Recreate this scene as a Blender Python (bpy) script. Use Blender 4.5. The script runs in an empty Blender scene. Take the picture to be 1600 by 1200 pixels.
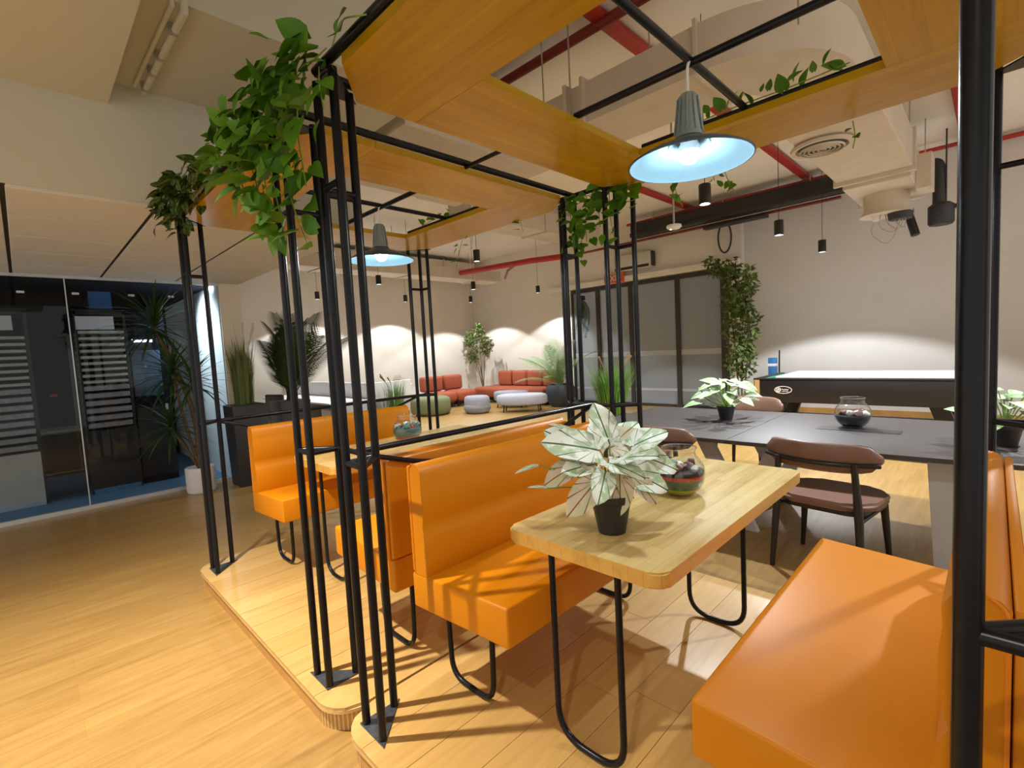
import bpy, bmesh, math, random
from mathutils import Vector, Matrix
random.seed(7)
PI = math.pi
SC = bpy.context.scene
COL = SC.collection

# ------------------------------------------------------------------ camera
cam_d = bpy.data.cameras.new('camera'); cam = bpy.data.objects.new('camera', cam_d); COL.objects.link(cam)
cr, cu, cf = Vector((.71013, .70209, -.0528)), Vector((-.0130, .0881, .9960)), Vector((-.7039, .7066, -.0720))
cr = cf.cross(cu).normalized(); cu = cr.cross(cf).normalized(); cf = cf.normalized()
cam.matrix_world = Matrix(((cr.x, cu.x, -cf.x, 3.823), (cr.y, cu.y, -cf.y, -.8125), (cr.z, cu.z, -cf.z, 1.514), (0, 0, 0, 1)))
cam_d.sensor_width = 36; cam_d.lens = 759.03 / 1600 * 36; cam_d.clip_start = .02; cam_d.clip_end = 60
SC.camera = cam
# ------------------------------------------------------------------ world, exposure
world = bpy.data.worlds.new('world'); SC.world = world; world.use_nodes = True
world.node_tree.nodes['Background'].inputs[0].default_value = (1.0, .92, .82, 1)
world.node_tree.nodes['Background'].inputs[1].default_value = .70
SC.view_settings.view_transform = 'Standard'; SC.view_settings.look = 'None'
SC.view_settings.exposure = 0.52; SC.view_settings.gamma = 1; SC.view_settings.use_curve_mapping = False
# ------------------------------------------------------------------ lights of the room
def spot(name, loc, w, size, blend, color, r=.03, aim=(0, 0, -1)):
    d = bpy.data.lights.new(name, 'SPOT'); d.energy = w; d.spot_size = math.radians(size); d.spot_blend = blend
    d.color = color; d.shadow_soft_size = r
    o = bpy.data.objects.new(name, d); COL.objects.link(o); o.location = loc
    o.rotation_euler = Vector(aim).to_track_quat('-Z', 'Y').to_euler(); return o
WARM = (1.0, .90, .74); COOL = (.92, .97, 1.0)
# recessed downlights in the low soffit on the aisle side (outside the frame)
spot('soffit_downlight', (1.30, -1.05, 3.10), 680, 98, 1.0, WARM, .035)
spot('soffit_downlight', (3.9, -1.7, 3.10), 70, 120, .6, WARM, .035)
spot('soffit_downlight', (-1.2, -1.6, 2.50), 25, 130, .6, WARM, .05)

# ------------------------------------------------------------------ helpers
def link(o, parent=None):
    COL.objects.link(o)
    if parent is not None: o.parent = parent
    return o
def finish(name, bm, mat, parent=None, smooth=35, kind=None):
    me = bpy.data.meshes.new(name); bm.normal_update(); bm.to_mesh(me); bm.free()
    if smooth:
        for p in me.polygons: p.use_smooth = True
        me.set_sharp_from_angle(angle=math.radians(smooth))
    me.materials.append(mat)
    o = bpy.data.objects.new(name, me); link(o, parent)
    if kind: o['kind'] = kind
    return o
def thing(name, label, cat, loc=(0, 0, 0), rz=0, group=None, parent=None):
    o = bpy.data.objects.new(name, None); o.empty_display_size = .1; link(o)
    o.location = loc; o.rotation_euler = (0, 0, rz); o['label'] = label; o['category'] = cat
    if group: o['group'] = group
    return o
def tag(o, label, cat, group=None):
    o['label'] = label; o['category'] = cat
    if group: o['group'] = group
    return o
def struct(o): o['kind'] = 'structure'; return o
def copy_tree(o, parent=None):
    c = o.copy(); COL.objects.link(c)
    if parent is not None: c.parent = parent
    for ch in list(o.children): copy_tree(ch, c)
    return c
def box(bm, a, b, bev=0, seg=2):
    r = bmesh.ops.create_cube(bm, size=1)
    for v in r['verts']:
        v.co = Vector(((a[i] + b[i]) / 2 + v.co[i] * (b[i] - a[i]) for i in range(3)))
    if bev:
        es = list({e for v in r['verts'] for e in v.link_edges})
        bmesh.ops.bevel(bm, geom=es, offset=bev, segments=seg, profile=.5, affect='EDGES', clamp_overlap=True)
    return bm
def B(): return bmesh.new()
def boxo(name, a, b, mat, parent=None, bev=0, seg=2): return finish(name, box(B(), a, b, bev, seg), mat, parent)
def tube(bm, pts, r, seg=10, close=False, caps=True):
    pts = [Vector(p) for p in pts]; n = len(pts); rings = []
    rs = r if isinstance(r, (list, tuple)) else [r] * n
    prev = None
    for i, p in enumerate(pts):
        if close: d = pts[(i + 1) % n] - pts[i - 1]
        else: d = pts[min(i + 1, n - 1)] - pts[max(i - 1, 0)]
        d.normalize()
        if prev is None:
            up = Vector((0, 0, 1)) if abs(d.z) < .9 else Vector((1, 0, 0))
            u = d.cross(up).normalized()
        else:
            u = (prev - d * prev.dot(d)).normalized()
        prev = u; w = d.cross(u)
        rings.append([bm.verts.new(p + (u * math.cos(2 * PI * k / seg) + w * math.sin(2 * PI * k / seg)) * rs[i]) for k in range(seg)])
    m = n if close else n - 1
    for i in range(m):
        A, C = rings[i], rings[(i + 1) % n]
        for k in range(seg):
            bm.faces.new((A[k], A[(k + 1) % seg], C[(k + 1) % seg], C[k]))
    if caps and not close:
        bm.faces.new(rings[0][::-1]); bm.faces.new(rings[-1])
    return bm
def tubeo(name, pts, r, mat, parent=None, seg=10, close=False): return finish(name, tube(B(), pts, r, seg, close), mat, parent, 50)
def fillet(pts, rad, n=6):
    pts = [Vector(p) for p in pts]; out = [pts[0]]
    for i in range(1, len(pts) - 1):
        a, b, c = pts[i - 1], pts[i], pts[i + 1]
        u = (a - b); v = (c - b); r = min(rad, u.length * .49, v.length * .49)
        p0 = b + u.normalized() * r; p1 = b + v.normalized() * r
        for k in range(n + 1):
            t = k / n; out.append(p0 * (1 - t) ** 2 + b * 2 * t * (1 - t) + p1 * t * t)
    out.append(pts[-1]); return out
def lathe(bm, prof, seg=28, c=(0, 0, 0)):
    rings = []
    for r, z in prof:
        if r < 1e-5: rings.append([bm.verts.new((c[0], c[1], c[2] + z))])
        else: rings.append([bm.verts.new((c[0] + r * math.cos(2 * PI * k / seg), c[1] + r * math.sin(2 * PI * k / seg), c[2] + z)) for k in range(seg)])
    for A, C in zip(rings, rings[1:]):
        for k in range(seg):
            q = [A[k % len(A)], A[(k + 1) % len(A)], C[(k + 1) % len(C)], C[k % len(C)]]
            q = list(dict.fromkeys(q))
            if len(q) > 2: bm.faces.new(q)
    return bm
def latheo(name, prof, mat, parent=None, seg=28, c=(0, 0, 0), smooth=40): return finish(name, lathe(B(), prof, seg, c), mat, parent, smooth)
def prism(bm, poly, z0, z1, M=None, bev=0):
    lo = [bm.verts.new((x, y, z0)) for x, y in poly]; hi = [bm.verts.new((x, y, z1)) for x, y in poly]
    n = len(poly); bm.faces.new(lo[::-1]); bm.faces.new(hi)
    for i in range(n): bm.faces.new((lo[i], lo[(i + 1) % n], hi[(i + 1) % n], hi[i]))
    if M is not None:
        for v in lo + hi: v.co = M @ v.co
    return bm
def rrect(x0, y0, x1, y1, r, n=6):
    out = []
    for cx, cy, a in ((x1 - r, y1 - r, 0), (x0 + r, y1 - r, 90), (x0 + r, y0 + r, 180), (x1 - r, y0 + r, 270)):
        for k in range(n + 1):
            t = math.radians(a + 90 * k / n); out.append((cx + r * math.cos(t), cy + r * math.sin(t)))
    return out
XZ = Matrix(((1, 0, 0, 0), (0, 0, 1, 0), (0, 1, 0, 0), (0, 0, 0, 1)))      # poly (x,z) extruded along y

# ------------------------------------------------------------------ materials
def nmat(name):
    m = bpy.data.materials.new(name); m.use_nodes = True; nt = m.node_tree
    return m, nt, nt.nodes['Principled BSDF']
def node(nt, t, **kw):
    n = nt.nodes.new(t)
    for k, v in kw.items():
        if hasattr(n, k): setattr(n, k, v)
        else: n.inputs[k].default_value = v
    return n
def plain(name, col, rough=.5, metal=0, vary=.06, scale=8, bump=0, spec=None, coat=0, sheen=0):
    m, nt, p = nmat(name)
    tc = node(nt, 'ShaderNodeTexCoord'); nz = node(nt, 'ShaderNodeTexNoise'); nz.inputs['Scale'].default_value = scale; nz.inputs['Detail'].default_value = 4
    nt.links.new(tc.outputs['Object'], nz.inputs['Vector'])
    rp = node(nt, 'ShaderNodeValToRGB')
    rp.color_ramp.elements[0].position = .3; rp.color_ramp.elements[1].position = .7
    rp.color_ramp.elements[0].color = tuple(c * (1 - vary) for c in col) + (1,)
    rp.color_ramp.elements[1].color = tuple(min(1, c * (1 + vary)) for c in col) + (1,)
    nt.links.new(nz.outputs['Fac'], rp.inputs['Fac']); nt.links.new(rp.outputs['Color'], p.inputs['Base Color'])
    p.inputs['Roughness'].default_value = rough; p.inputs['Metallic'].default_value = metal
    if spec is not None: p.inputs['Specular IOR Level'].default_value = spec
    if coat: p.inputs['Coat Weight'].default_value = coat; p.inputs['Coat Roughness'].default_value = .12
    if bump:
        bp = node(nt, 'ShaderNodeBump'); bp.inputs['Strength'].default_value = bump; bp.inputs['Distance'].default_value = .004
        n2 = node(nt, 'ShaderNodeTexNoise'); n2.inputs['Scale'].default_value = scale * 12
        nt.links.new(tc.outputs['Object'], n2.inputs['Vector']); nt.links.new(n2.outputs['Fac'], bp.inputs['Height']); nt.links.new(bp.outputs['Normal'], p.inputs['Normal'])
    return m
def emit(name, col, s):
    m, nt, p = nmat(name); p.inputs['Base Color'].default_value = (0, 0, 0, 1)
    p.inputs['Emission Color'].default_value = col + (1,); p.inputs['Emission Strength'].default_value = s; return m
def wood(name, cols, stave=(.6, .07), rot=0, rough=.3, grain=1.0, coat=.3, random_obj=False, mortar=.0008, stv=.2, spec=.5):
    """laminated or planked wood: brick staves + stretched grain; long direction = local x after rot about z"""
    m, nt, p = nmat(name); L = nt.links.new
    tc = node(nt, 'ShaderNodeTexCoord'); mp = node(nt, 'ShaderNodeMapping'); mp.inputs['Rotation'].default_value = (0, 0, rot)
    L(tc.outputs['Object'], mp.inputs['Vector'])
    br = node(nt, 'ShaderNodeTexBrick'); br.offset = .37; br.inputs['Scale'].default_value = 1; br.inputs['Brick Width'].default_value = stave[0]; br.inputs['Row Height'].default_value = stave[1]
    br.inputs['Mortar Size'].default_value = mortar; br.inputs['Mortar Smooth'].default_value = .3
    br.inputs['Color1'].default_value = (0, 0, 0, 1); br.inputs['Color2'].default_value = (1, 1, 1, 1); br.inputs['Mortar'].default_value = (.35, .35, .35, 1)
    L(mp.outputs['Vector'], br.inputs['Vector'])
    st = node(nt, 'ShaderNodeMapping'); st.inputs['Scale'].default_value = (1.2, 16, 16); L(mp.outputs['Vector'], st.inputs['Vector'])
    if random_obj:
        oi = node(nt, 'ShaderNodeObjectInfo'); ad = node(nt, 'ShaderNodeVectorMath', operation='ADD'); cb = node(nt, 'ShaderNodeMath', operation='MULTIPLY'); cb.inputs[1].default_value = 37
        L(oi.outputs['Random'], cb.inputs[0]); L(st.outputs['Vector'], ad.inputs[0]); L(cb.outputs[0], ad.inputs[1]); sv = ad.outputs[0]
    else: sv = st.outputs['Vector']
    nz = node(nt, 'ShaderNodeTexNoise'); nz.inputs['Scale'].default_value = 1.6; nz.inputs['Detail'].default_value = 6; nz.inputs['Roughness'].default_value = .62; nz.inputs['Distortion'].default_value = .7
    L(sv, nz.inputs['Vector'])
    mx = node(nt, 'ShaderNodeMath', operation='MULTIPLY_ADD'); mx.inputs[1].default_value = stv
    L(br.outputs['Color'], mx.inputs[0])
    m2 = node(nt, 'ShaderNodeMath', operation='MULTIPLY'); m2.inputs[1].default_value = (1 - stv) * grain; L(nz.outputs['Fac'], m2.inputs[0]); L(m2.outputs[0], mx.inputs[2])
    if random_obj:
        m3 = node(nt, 'ShaderNodeMath', operation='MULTIPLY_ADD'); m3.inputs[1].default_value = .22; L(oi.outputs['Random'], m3.inputs[0]); L(mx.outputs[0], m3.inputs[2]); fac = m3.outputs[0]
    else: fac = mx.outputs[0]
    rp = node(nt, 'ShaderNodeValToRGB'); els = rp.color_ramp.elements
    els[0].position = .12; els[0].color = cols[0] + (1,); els[1].position = .85; els[1].color = cols[2] + (1,)
    e = els.new(.45); e.color = cols[1] + (1,)
    L(fac, rp.inputs['Fac'])
    dk = node(nt, 'ShaderNodeMixRGB', blend_type='MULTIPLY'); dk.inputs['Color2'].default_value = (.80, .72, .62, 1)
    L(br.outputs['Fac'], dk.inputs['Fac']); L(rp.outputs['Color'], dk.inputs['Color1']); L(dk.outputs['Color'], p.inputs['Base Color'])
    p.inputs['Roughness'].default_value = rough
    p.inputs['Coat Weight'].default_value = coat; p.inputs['Coat Roughness'].default_value = .1; p.inputs['Specular IOR Level'].default_value = spec
    return m
def glass(name, tint=(1, 1, 1), refl=.06, rough=0.0):
    m = bpy.data.materials.new(name); m.use_nodes = True; nt = m.node_tree; nt.nodes.clear(); L = nt.links.new
    out = node(nt, 'ShaderNodeOutputMaterial'); mix = node(nt, 'ShaderNodeMixShader'); tr = node(nt, 'ShaderNodeBsdfTransparent'); gl = node(nt, 'ShaderNodeBsdfGlossy')
    tr.inputs[0].default_value = tint + (1,); gl.inputs['Roughness'].default_value = rough; lw = node(nt, 'ShaderNodeLayerWeight'); lw.inputs[0].default_value = .5
    pw = node(nt, 'ShaderNodeMath', operation='POWER'); pw.inputs[1].default_value = 4; ma = node(nt, 'ShaderNodeMath', operation='MULTIPLY_ADD'); ma.inputs[1].default_value = .75; ma.inputs[2].default_value = refl
    L(lw.outputs['Facing'], pw.inputs[0]); L(pw.outputs[0], ma.inputs[0]); L(ma.outputs[0], mix.inputs[0]); L(tr.outputs[0], mix.inputs[1]); L(gl.outputs[0], mix.inputs[2]); L(mix.outputs[0], out.inputs[0]); return m
def leafmat(name, c1, c2, rough=.5, vein=None, veinw=.09, variegate=None, trans=.18):
    """leaf colour varies per object; optional veins / pale variegation drawn in the leaf's own uv"""
    m, nt, p = nmat(name); L = nt.links.new
    oi = node(nt, 'ShaderNodeObjectInfo'); tc = node(nt, 'ShaderNodeTexCoord'); nz = node(nt, 'ShaderNodeTexNoise'); nz.inputs['Scale'].default_value = 9
    L(tc.outputs['Object'], nz.inputs['Vector'])
    ad = node(nt, 'ShaderNodeMath', operation='ADD'); L(oi.outputs['Random'], ad.inputs[0]); L(nz.outputs['Fac'], ad.inputs[1])
    mu = node(nt, 'ShaderNodeMath', operation='MULTIPLY'); mu.inputs[1].default_value = .55; L(ad.outputs[0], mu.inputs[0])
    mx = node(nt, 'ShaderNodeMixRGB'); mx.inputs[1].default_value = c1 + (1,); mx.inputs[2].default_value = c2 + (1,); L(mu.outputs[0], mx.inputs[0])
    col = mx.outputs[0]
    if variegate:
        n2 = node(nt, 'ShaderNodeTexNoise'); n2.inputs['Scale'].default_value = 4; L(tc.outputs['UV'], n2.inputs['Vector'])
        gt = node(nt, 'ShaderNodeMapRange'); gt.inputs[1].default_value = .47; gt.inputs[2].default_value = .56; L(n2.outputs['Fac'], gt.inputs[0])
        m4 = node(nt, 'ShaderNodeMixRGB'); m4.inputs[2].default_value = variegate + (1,); L(gt.outputs[0], m4.inputs[0]); L(col, m4.inputs[1]); col = m4.outputs[0]
    if vein:
        sx = node(nt, 'ShaderNodeSeparateXYZ'); L(tc.outputs['UV'], sx.inputs[0])
        u = node(nt, 'ShaderNodeMath', operation='SUBTRACT'); u.inputs[1].default_value = .5; L(sx.outputs[0], u.inputs[0])
        au = node(nt, 'ShaderNodeMath', operation='ABSOLUTE'); L(u.outputs[0], au.inputs[0])
        v = node(nt, 'ShaderNodeMath', operation='SUBTRACT'); v.inputs[1].default_value = .22; L(sx.outputs[1], v.inputs[0])
        at = node(nt, 'ShaderNodeMath', operation='ARCTAN2'); L(au.outputs[0], at.inputs[0]); L(v.outputs[0], at.inputs[1])
        sc_ = node(nt, 'ShaderNodeMath', operation='MULTIPLY'); sc_.inputs[1].default_value = 2.2; L(at.outputs[0], sc_.inputs[0])
        frc = node(nt, 'ShaderNodeMath', operation='FRACT'); L(sc_.outputs[0], frc.inputs[0])
        pp = node(nt, 'ShaderNodeMath', operation='PINGPONG'); pp.inputs[1].default_value = .5; L(sc_.outputs[0], pp.inputs[0])
        lt = node(nt, 'ShaderNodeMath', operation='LESS_THAN'); lt.inputs[1].default_value = veinw; L(pp.outputs[0], lt.inputs[0])
        mid = node(nt, 'ShaderNodeMath', operation='LESS_THAN'); mid.inputs[1].default_value = .018; L(au.outputs[0], mid.inputs[0])
        mxx = node(nt, 'ShaderNodeMath', operation='MAXIMUM'); L(lt.outputs[0], mxx.inputs[0]); L(mid.outputs[0], mxx.inputs[1])
        m3 = node(nt, 'ShaderNodeMixRGB'); m3.inputs[2].default_value = vein + (1,); L(mxx.outputs[0], m3.inputs[0]); L(col, m3.inputs[1]); col = m3.outputs[0]
    L(col, p.inputs['Base Color']); p.inputs['Roughness'].default_value = rough
    p.inputs['Specular IOR Level'].default_value = .25
    return m

M = {}
M['wall'] = plain('wall_paint', (.74, .69, .61), .85, vary=.02, scale=2)
M['wallr'] = plain('wall_paint_grey', (.64, .61, .58), .85, vary=.02, scale=2)
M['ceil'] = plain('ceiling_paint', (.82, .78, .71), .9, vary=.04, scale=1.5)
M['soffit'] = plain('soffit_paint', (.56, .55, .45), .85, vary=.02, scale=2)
M['tile'] = plain('ceiling_tile', (.62, .61, .57), .9, vary=.02, scale=3)
M['dark'] = plain('dark_void', (.03, .025, .02), .9)
M['white'] = plain('white_laminate', (.80, .80, .81), .4, vary=.02)
M['whitewall'] = plain('white_wall', (.72, .80, .82), .8, vary=.02)
M['floor'] = wood('floor_vinyl', ((.20, .107, .030), (.32, .188, .055), (.44, .275, .092)), (1.2, .17), PI / 2, .38, 1.0, .12, mortar=.0006, stv=.10)
M['deck'] = wood('deck_vinyl', ((.34, .20, .062), (.48, .30, .10), (.60, .39, .145)), (3.0, 3.0), PI / 2, .33, 1.0, .2, True, mortar=0)
M['riser'] = plain('riser_veneer', (.46, .25, .075), .4, vary=.14, scale=5)
M['riser2'] = plain('riser_edge', (.62, .42, .18), .35, vary=.1, scale=8)
M['ply'] = wood('canopy_wood', ((.27, .138, .0006), (.44, .25, .001), (.55, .345, .002)), (.55, .085), 0, .28, 1.15, .10, stv=.16, spec=.22)
M['ply_y'] = wood('canopy_wood_cross', ((.27, .138, .0006), (.44, .25, .001), (.55, .345, .002)), (.55, .085), PI / 2, .28, 1.15, .10, stv=.16, spec=.22)
M['table'] = wood('table_wood', ((.36, .22, .06), (.68, .51, .20), (.80, .66, .33)), (.32, .045), PI / 2, .2, 1.0, .55, stv=.26)
M['tedge'] = wood('table_edge', ((.46, .24, .04), (.62, .35, .07), (.72, .44, .12)), (.32, .05), PI / 2, .25, .9, .5)
M['steel'] = plain('black_steel', (.006, .007, .010), .30, vary=.2, scale=30, spec=.25)
M['plate'] = plain('base_plate', (.035, .045, .06), .4, vary=.35, scale=40)
M['black'] = plain('black_plastic', (.014, .013, .013), .45, vary=.2)
M['orange'] = plain('orange_vinyl', (.60, .207, .0005), .45, vary=.04, scale=3, bump=.03, spec=.35)
M['orange2'] = plain('orange_piping', (.70, .20, .003), .4, vary=.04)
M['red'] = plain('red_pipe', (.40, .022, .018), .45, vary=.1)
M['dred'] = plain('dark_red_pipe', (.20, .022, .018), .45, vary=.1)
M['duct'] = plain('duct_sheet', (.60, .53, .44), .55, vary=.05, scale=4)
M['metal'] = plain('galvanised_rod', (.45, .42, .38), .4, .6)
M['alu'] = plain('aluminium', (.62, .66, .70), .35, .5)
M['frame'] = plain('window_frame', (.035, .028, .024), .4)
M['frost'] = None
M['band'] = plain('frost_band_film', (.42, .45, .48), .3, vary=.03)
M['carpet'] = plain('blue_carpet', (.10, .22, .36), .95, vary=.15, scale=60)
M['navy'] = plain('navy_panel', (.007, .009, .016), .7, spec=.12)
M['grey'] = plain('grey_tray', (.30, .30, .31), .4, .3, vary=.2, scale=20)
M['cabw'] = plain('pale_cabinet', (.55, .52, .45), .5)
M['screen'] = plain('screen_glass', (.08, .13, .20), .12, vary=.4, scale=4)
M['blue'] = plain('blue_paint', (.03, .16, .42), .5)
M['brown'] = plain('brown_leather', (.19, .105, .075), .42, vary=.08, scale=6, bump=.03)
M['bwood'] = plain('black_wood', (.012, .011, .011), .38, vary=.2)
M['dtop'] = plain('charcoal_laminate', (.052, .045, .045), .42, vary=.05)
M['pgrey'] = plain('pale_grey_leg', (.52, .52, .53), .45)
M['rust'] = plain('rust_fabric', (.30, .066, .026), .85, vary=.1, scale=40, bump=.1)
M['sage'] = plain('sage_fabric', (.15, .165, .075), .85, vary=.08, scale=40)
M['greyf'] = plain('grey_fabric', (.25, .25, .28), .85, vary=.08, scale=40)
M['greyd'] = plain('dark_grey_fabric', (.20, .19, .20), .85, vary=.08, scale=40)
M['palef'] = plain('pale_grey_fabric', (.34, .34, .37), .8, vary=.05, scale=40)
M['soil'] = plain('soil', (.05, .035, .02), .95, vary=.4, scale=40)
M['planter'] = plain('charcoal_planter', (.028, .030, .036), .5, vary=.1)
M['bark'] = plain('bark', (.13, .085, .05), .85, vary=.3, scale=30, bump=.2)
M['stem'] = plain('green_stem', (.22, .34, .05), .5, vary=.2)
M['stemd'] = plain('brown_stem', (.20, .13, .05), .6, vary=.2)
M['glass'] = glass('clear_glass', (.97, .98, .98), .05)
M['pane'] = glass('partition_glass', (.80, .84, .87), .014, .0); M['rim'] = glass('glass_rim', (.9, .93, .93), .38)
M['bulb'] = emit('lit_bulb', (.90, .96, 1.0), 400)
M['led'] = emit('lit_led', (.95, .98, 1.0), 14)
M['strip'] = emit('lit_strip', (.85, .95, 1.0), 9)
M['shade'] = plain('lamp_enamel', (.050, .092, .116), .35, vary=.02)
M['chrome'] = plain('lamp_neck', (.35, .45, .50), .3, .7)
M['poolside'] = plain('pool_side', (.012, .010, .009), .35)
M['green'] = plain('green_cloth', (.015, .17, .09), .9)
M['tan'] = plain('tan_corner', (.50, .32, .14), .5)
M['exit'] = plain('exit_red', (.60, .07, .03), .4)
M['paleprint'] = plain('pale_print', (.78, .70, .64), .5)
M['pothos'] = leafmat('pothos_leaf', (.035, .13, .006), (.13, .30, .014))
M['vari'] = leafmat('variegated_leaf', (.016, .045, .006), (.045, .095, .014), variegate=(.15, .20, .05))
M['calad'] = leafmat('caladium_leaf', (.74, .84, .78), (.80, .84, .76), .5, vein=(.07, .13, .05), veinw=.04, variegate=(.42, .56, .36))
M['caladp'] = leafmat('caladium_leaf_pink', (.62, .50, .40), (.66, .62, .48), .5, vein=(.26, .12, .06), veinw=.06, variegate=(.52, .55, .36))
M['varip'] = leafmat('variegated_pale_leaf', (.16, .30, .10), (.30, .44, .20), .45, variegate=(.42, .50, .36))
M['palm'] = leafmat('palm_leaf', (.020, .042, .010), (.045, .075, .018), .5)
M['palmb'] = leafmat('bright_palm_leaf', (.10, .22, .06), (.22, .34, .13), .5)
M['drac'] = leafmat('dracaena_leaf', (.014, .045, .012), (.04, .09, .02), .4)
M['ficus'] = leafmat('ficus_leaf', (.05, .10, .02), (.15, .20, .05), .45)
M['grass'] = leafmat('grass_blade', (.06, .17, .02), (.17, .30, .05), .5)
M['grassd'] = leafmat('dry_grass_blade', (.08, .13, .03), (.19, .22, .07), .55)
def frosted():
    m, nt, p = nmat('frosted_glass'); L = nt.links.new
    p.inputs['Base Color'].default_value = (.30, .33, .36, 1); p.inputs['Roughness'].default_value = .16
    p.inputs['Coat Weight'].default_value = .3; p.inputs['Coat Roughness'].default_value = .03
    tr = node(nt, 'ShaderNodeBsdfTransparent'); mx = node(nt, 'ShaderNodeMixShader'); mx.inputs[0].default_value = .25
    out = nt.nodes['Material Output']; L(p.outputs[0], mx.inputs[1]); L(tr.outputs[0], mx.inputs[2]); L(mx.outputs[0], out.inputs[0]); return m
M['frost'] = frosted()

# ================================================================== the room
XG = -3.24          # glass partition of the dark room
XF = -8.2           # far left wall
YB = 9.8            # back wall
ZC = 4.33           # slab
GZ = 2.545          # low tiled ceiling
struct(finish('floor', prism(B(), [(XG, -4), (7.5, -4), (7.5, YB), (XF, YB), (XF, 1.3), (XG, 1.3)], -.12, 0), M['floor'], smooth=0))
struct(boxo('floor', (-6.6, -4, -.12), (XG, 1.05, 0), M['carpet']))
struct(boxo('ceiling', (XF - .2, -4, ZC), (7.5, YB + .2, ZC + .15), M['ceil']))
wbk = struct(finish('wall_back', box(box(box(B(), (XF, 9.65, 0), (-4.15, YB + .15, ZC)), (-.12, 9.65, 0), (.16, YB + .15, ZC)), (-4.15, 9.65, 2.95), (-.12, YB + .15, ZC)), M['wall'], smooth=0))
struct(boxo('wall_back', (.16, YB, 0), (7.5, YB + .15, ZC), M['wallr']))
struct(boxo('baseboard_back', (.16, YB - .012, 0), (7.5, YB, .09), M['riser']))
struct(boxo('wall_left', (XF - .15, 1.3, 0), (XF, YB, ZC), M['wall']))
struct(boxo('wall_side', (XF, 1.05, 0), (XG, 1.3, ZC), M['wall']))
struct(boxo('trim_1', (-6.5, 1.035, 0), (XG - .02, 1.05, GZ), M['whitewall']))       # white lining of the dark room
struct(boxo('trim_2', (-4.9, 9.50, 2.97), (.14, 9.65, 3.10), M['wall']))              # ledge over the glass wall
# far dark room behind the frosted glass wall
struct(boxo('wall_beyond', (-4.3, 11.6, 0), (0, 11.7, 3.2), M['wallr']))
struct(boxo('floor', (-4.3, YB + .15, -.12), (0, 11.7, 0), M['grey']))

# low tiled ceiling over the aisle
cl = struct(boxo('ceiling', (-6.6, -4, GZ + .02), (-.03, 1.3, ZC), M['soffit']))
ys = [-3.6, -2.9, -2.2, -1.5, -.8, -.1, .6, 1.3]; xs = [-.03, -.68, -1.33, -1.98, -2.63, -3.28]
for i in range(len(xs) - 1):
    for j in range(len(ys) - 1):
        boxo('ceiling_tile', (xs[i + 1] + .009, ys[j] + .012, GZ), (xs[i] - .009, ys[j + 1] - .012, GZ + .03), M['tile'], cl, .004, 1)
boxo('shadow_gap', (-3.28, -4, GZ + .012), (-.04, 1.29, GZ + .022), M['dark'], cl)
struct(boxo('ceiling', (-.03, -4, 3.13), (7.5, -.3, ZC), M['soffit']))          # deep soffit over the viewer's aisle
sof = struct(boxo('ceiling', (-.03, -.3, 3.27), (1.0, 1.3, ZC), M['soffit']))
c1 = thing('ceiling_conduit', 'white conduit pipe clipped under the recessed soffit ceiling', 'pipe', (0, 0, 0))
tubeo('conduit', [(.02, -.12, 3.235), (1.0, -.10, 3.235), (1.03, -.10, 3.5)], .018, M['soffit'], c1)
tubeo('conduit', [(.06, -.17, 3.245), (1.0, -.15, 3.245), (1.03, -.15, 3.5)], .012, M['soffit'], c1)
for x in (.08, .3, .5, .8): boxo('clip', (x, -.145, 3.21), (x + .014, -.095, 3.27), M['metal'], c1)

# -------- glass partition of the dark room
wg = struct(boxo('window_2', (XG - .02, -4, 0), (XG + .025, 1.05, .045), M['alu']))
boxo('window_frame', (XG - .015, -4, GZ - .03), (XG + .015, 1.05, GZ), M['alu'], wg)
for a, b in ((-4, -2.1), (-2.094, -.415), (-.40, 1.045)):
    boxo('pane', (XG - .006, a, .045), (XG + .006, b, GZ - .03), M['pane'], wg)
for y in (-.41,): boxo('joint', (XG - .012, y - .004, .045), (XG + .012, y + .006, GZ - .03), M['alu'], wg)
for y in (-.78, -.36, .12, .5): boxo('patch_fitting', (XG + .007, y, 2.345), (XG + .018, y + .06, 2.37), M['alu'], wg, .004, 1)
# -------- inside the dark room
struct(boxo('wall_far', (-6.6, -4, 0), (-6.45, 1.05, 2.6), M['navy']))
struct(boxo('ceiling', (-6.45, -4, GZ - .005), (XG - .03, 1.05, GZ + .02), M['navy']))
dr = struct(boxo('mirrored_door', (-6.44, -.74, .02), (-6.40, -.28, 2.04), M['navy'], None, .01))  # stands in for a distant doorway mirrored in the glass partition
for y in (-.92, -.28): boxo('door_frame', (-6.45, y, 0), (-6.38, y + .18, 2.1), M['greyd'], dr)
boxo('door_plate', (-6.40, -.54, 1.15), (-6.39, -.46, 1.19), M['exit'], dr)
t = thing('floor_reflection_block', 'low block before the mirrored door, standing in for the reflected floor', 'cabinet', (-6.15, -.55, 0)); boxo('body', (-.24, -.75, .03), (.24, .75, .64), M['riser'], t, .006, 1); boxo('block_top', (-.25, -.77, .64), (.26, .77, .68), M['pgrey'], t, .004, 1)  # added block hides the door's foot and stands in for reflected floor
for y in (-.74, -.24, .26): boxo('door', (.24, y, .06), (.255, y + .48, .62), M['bwood'], t, .004, 1)
boxc = struct(boxo('trim_4', (-4.6, -.12, 1.9), (-4.45, .1, GZ), M['blue']))
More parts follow.
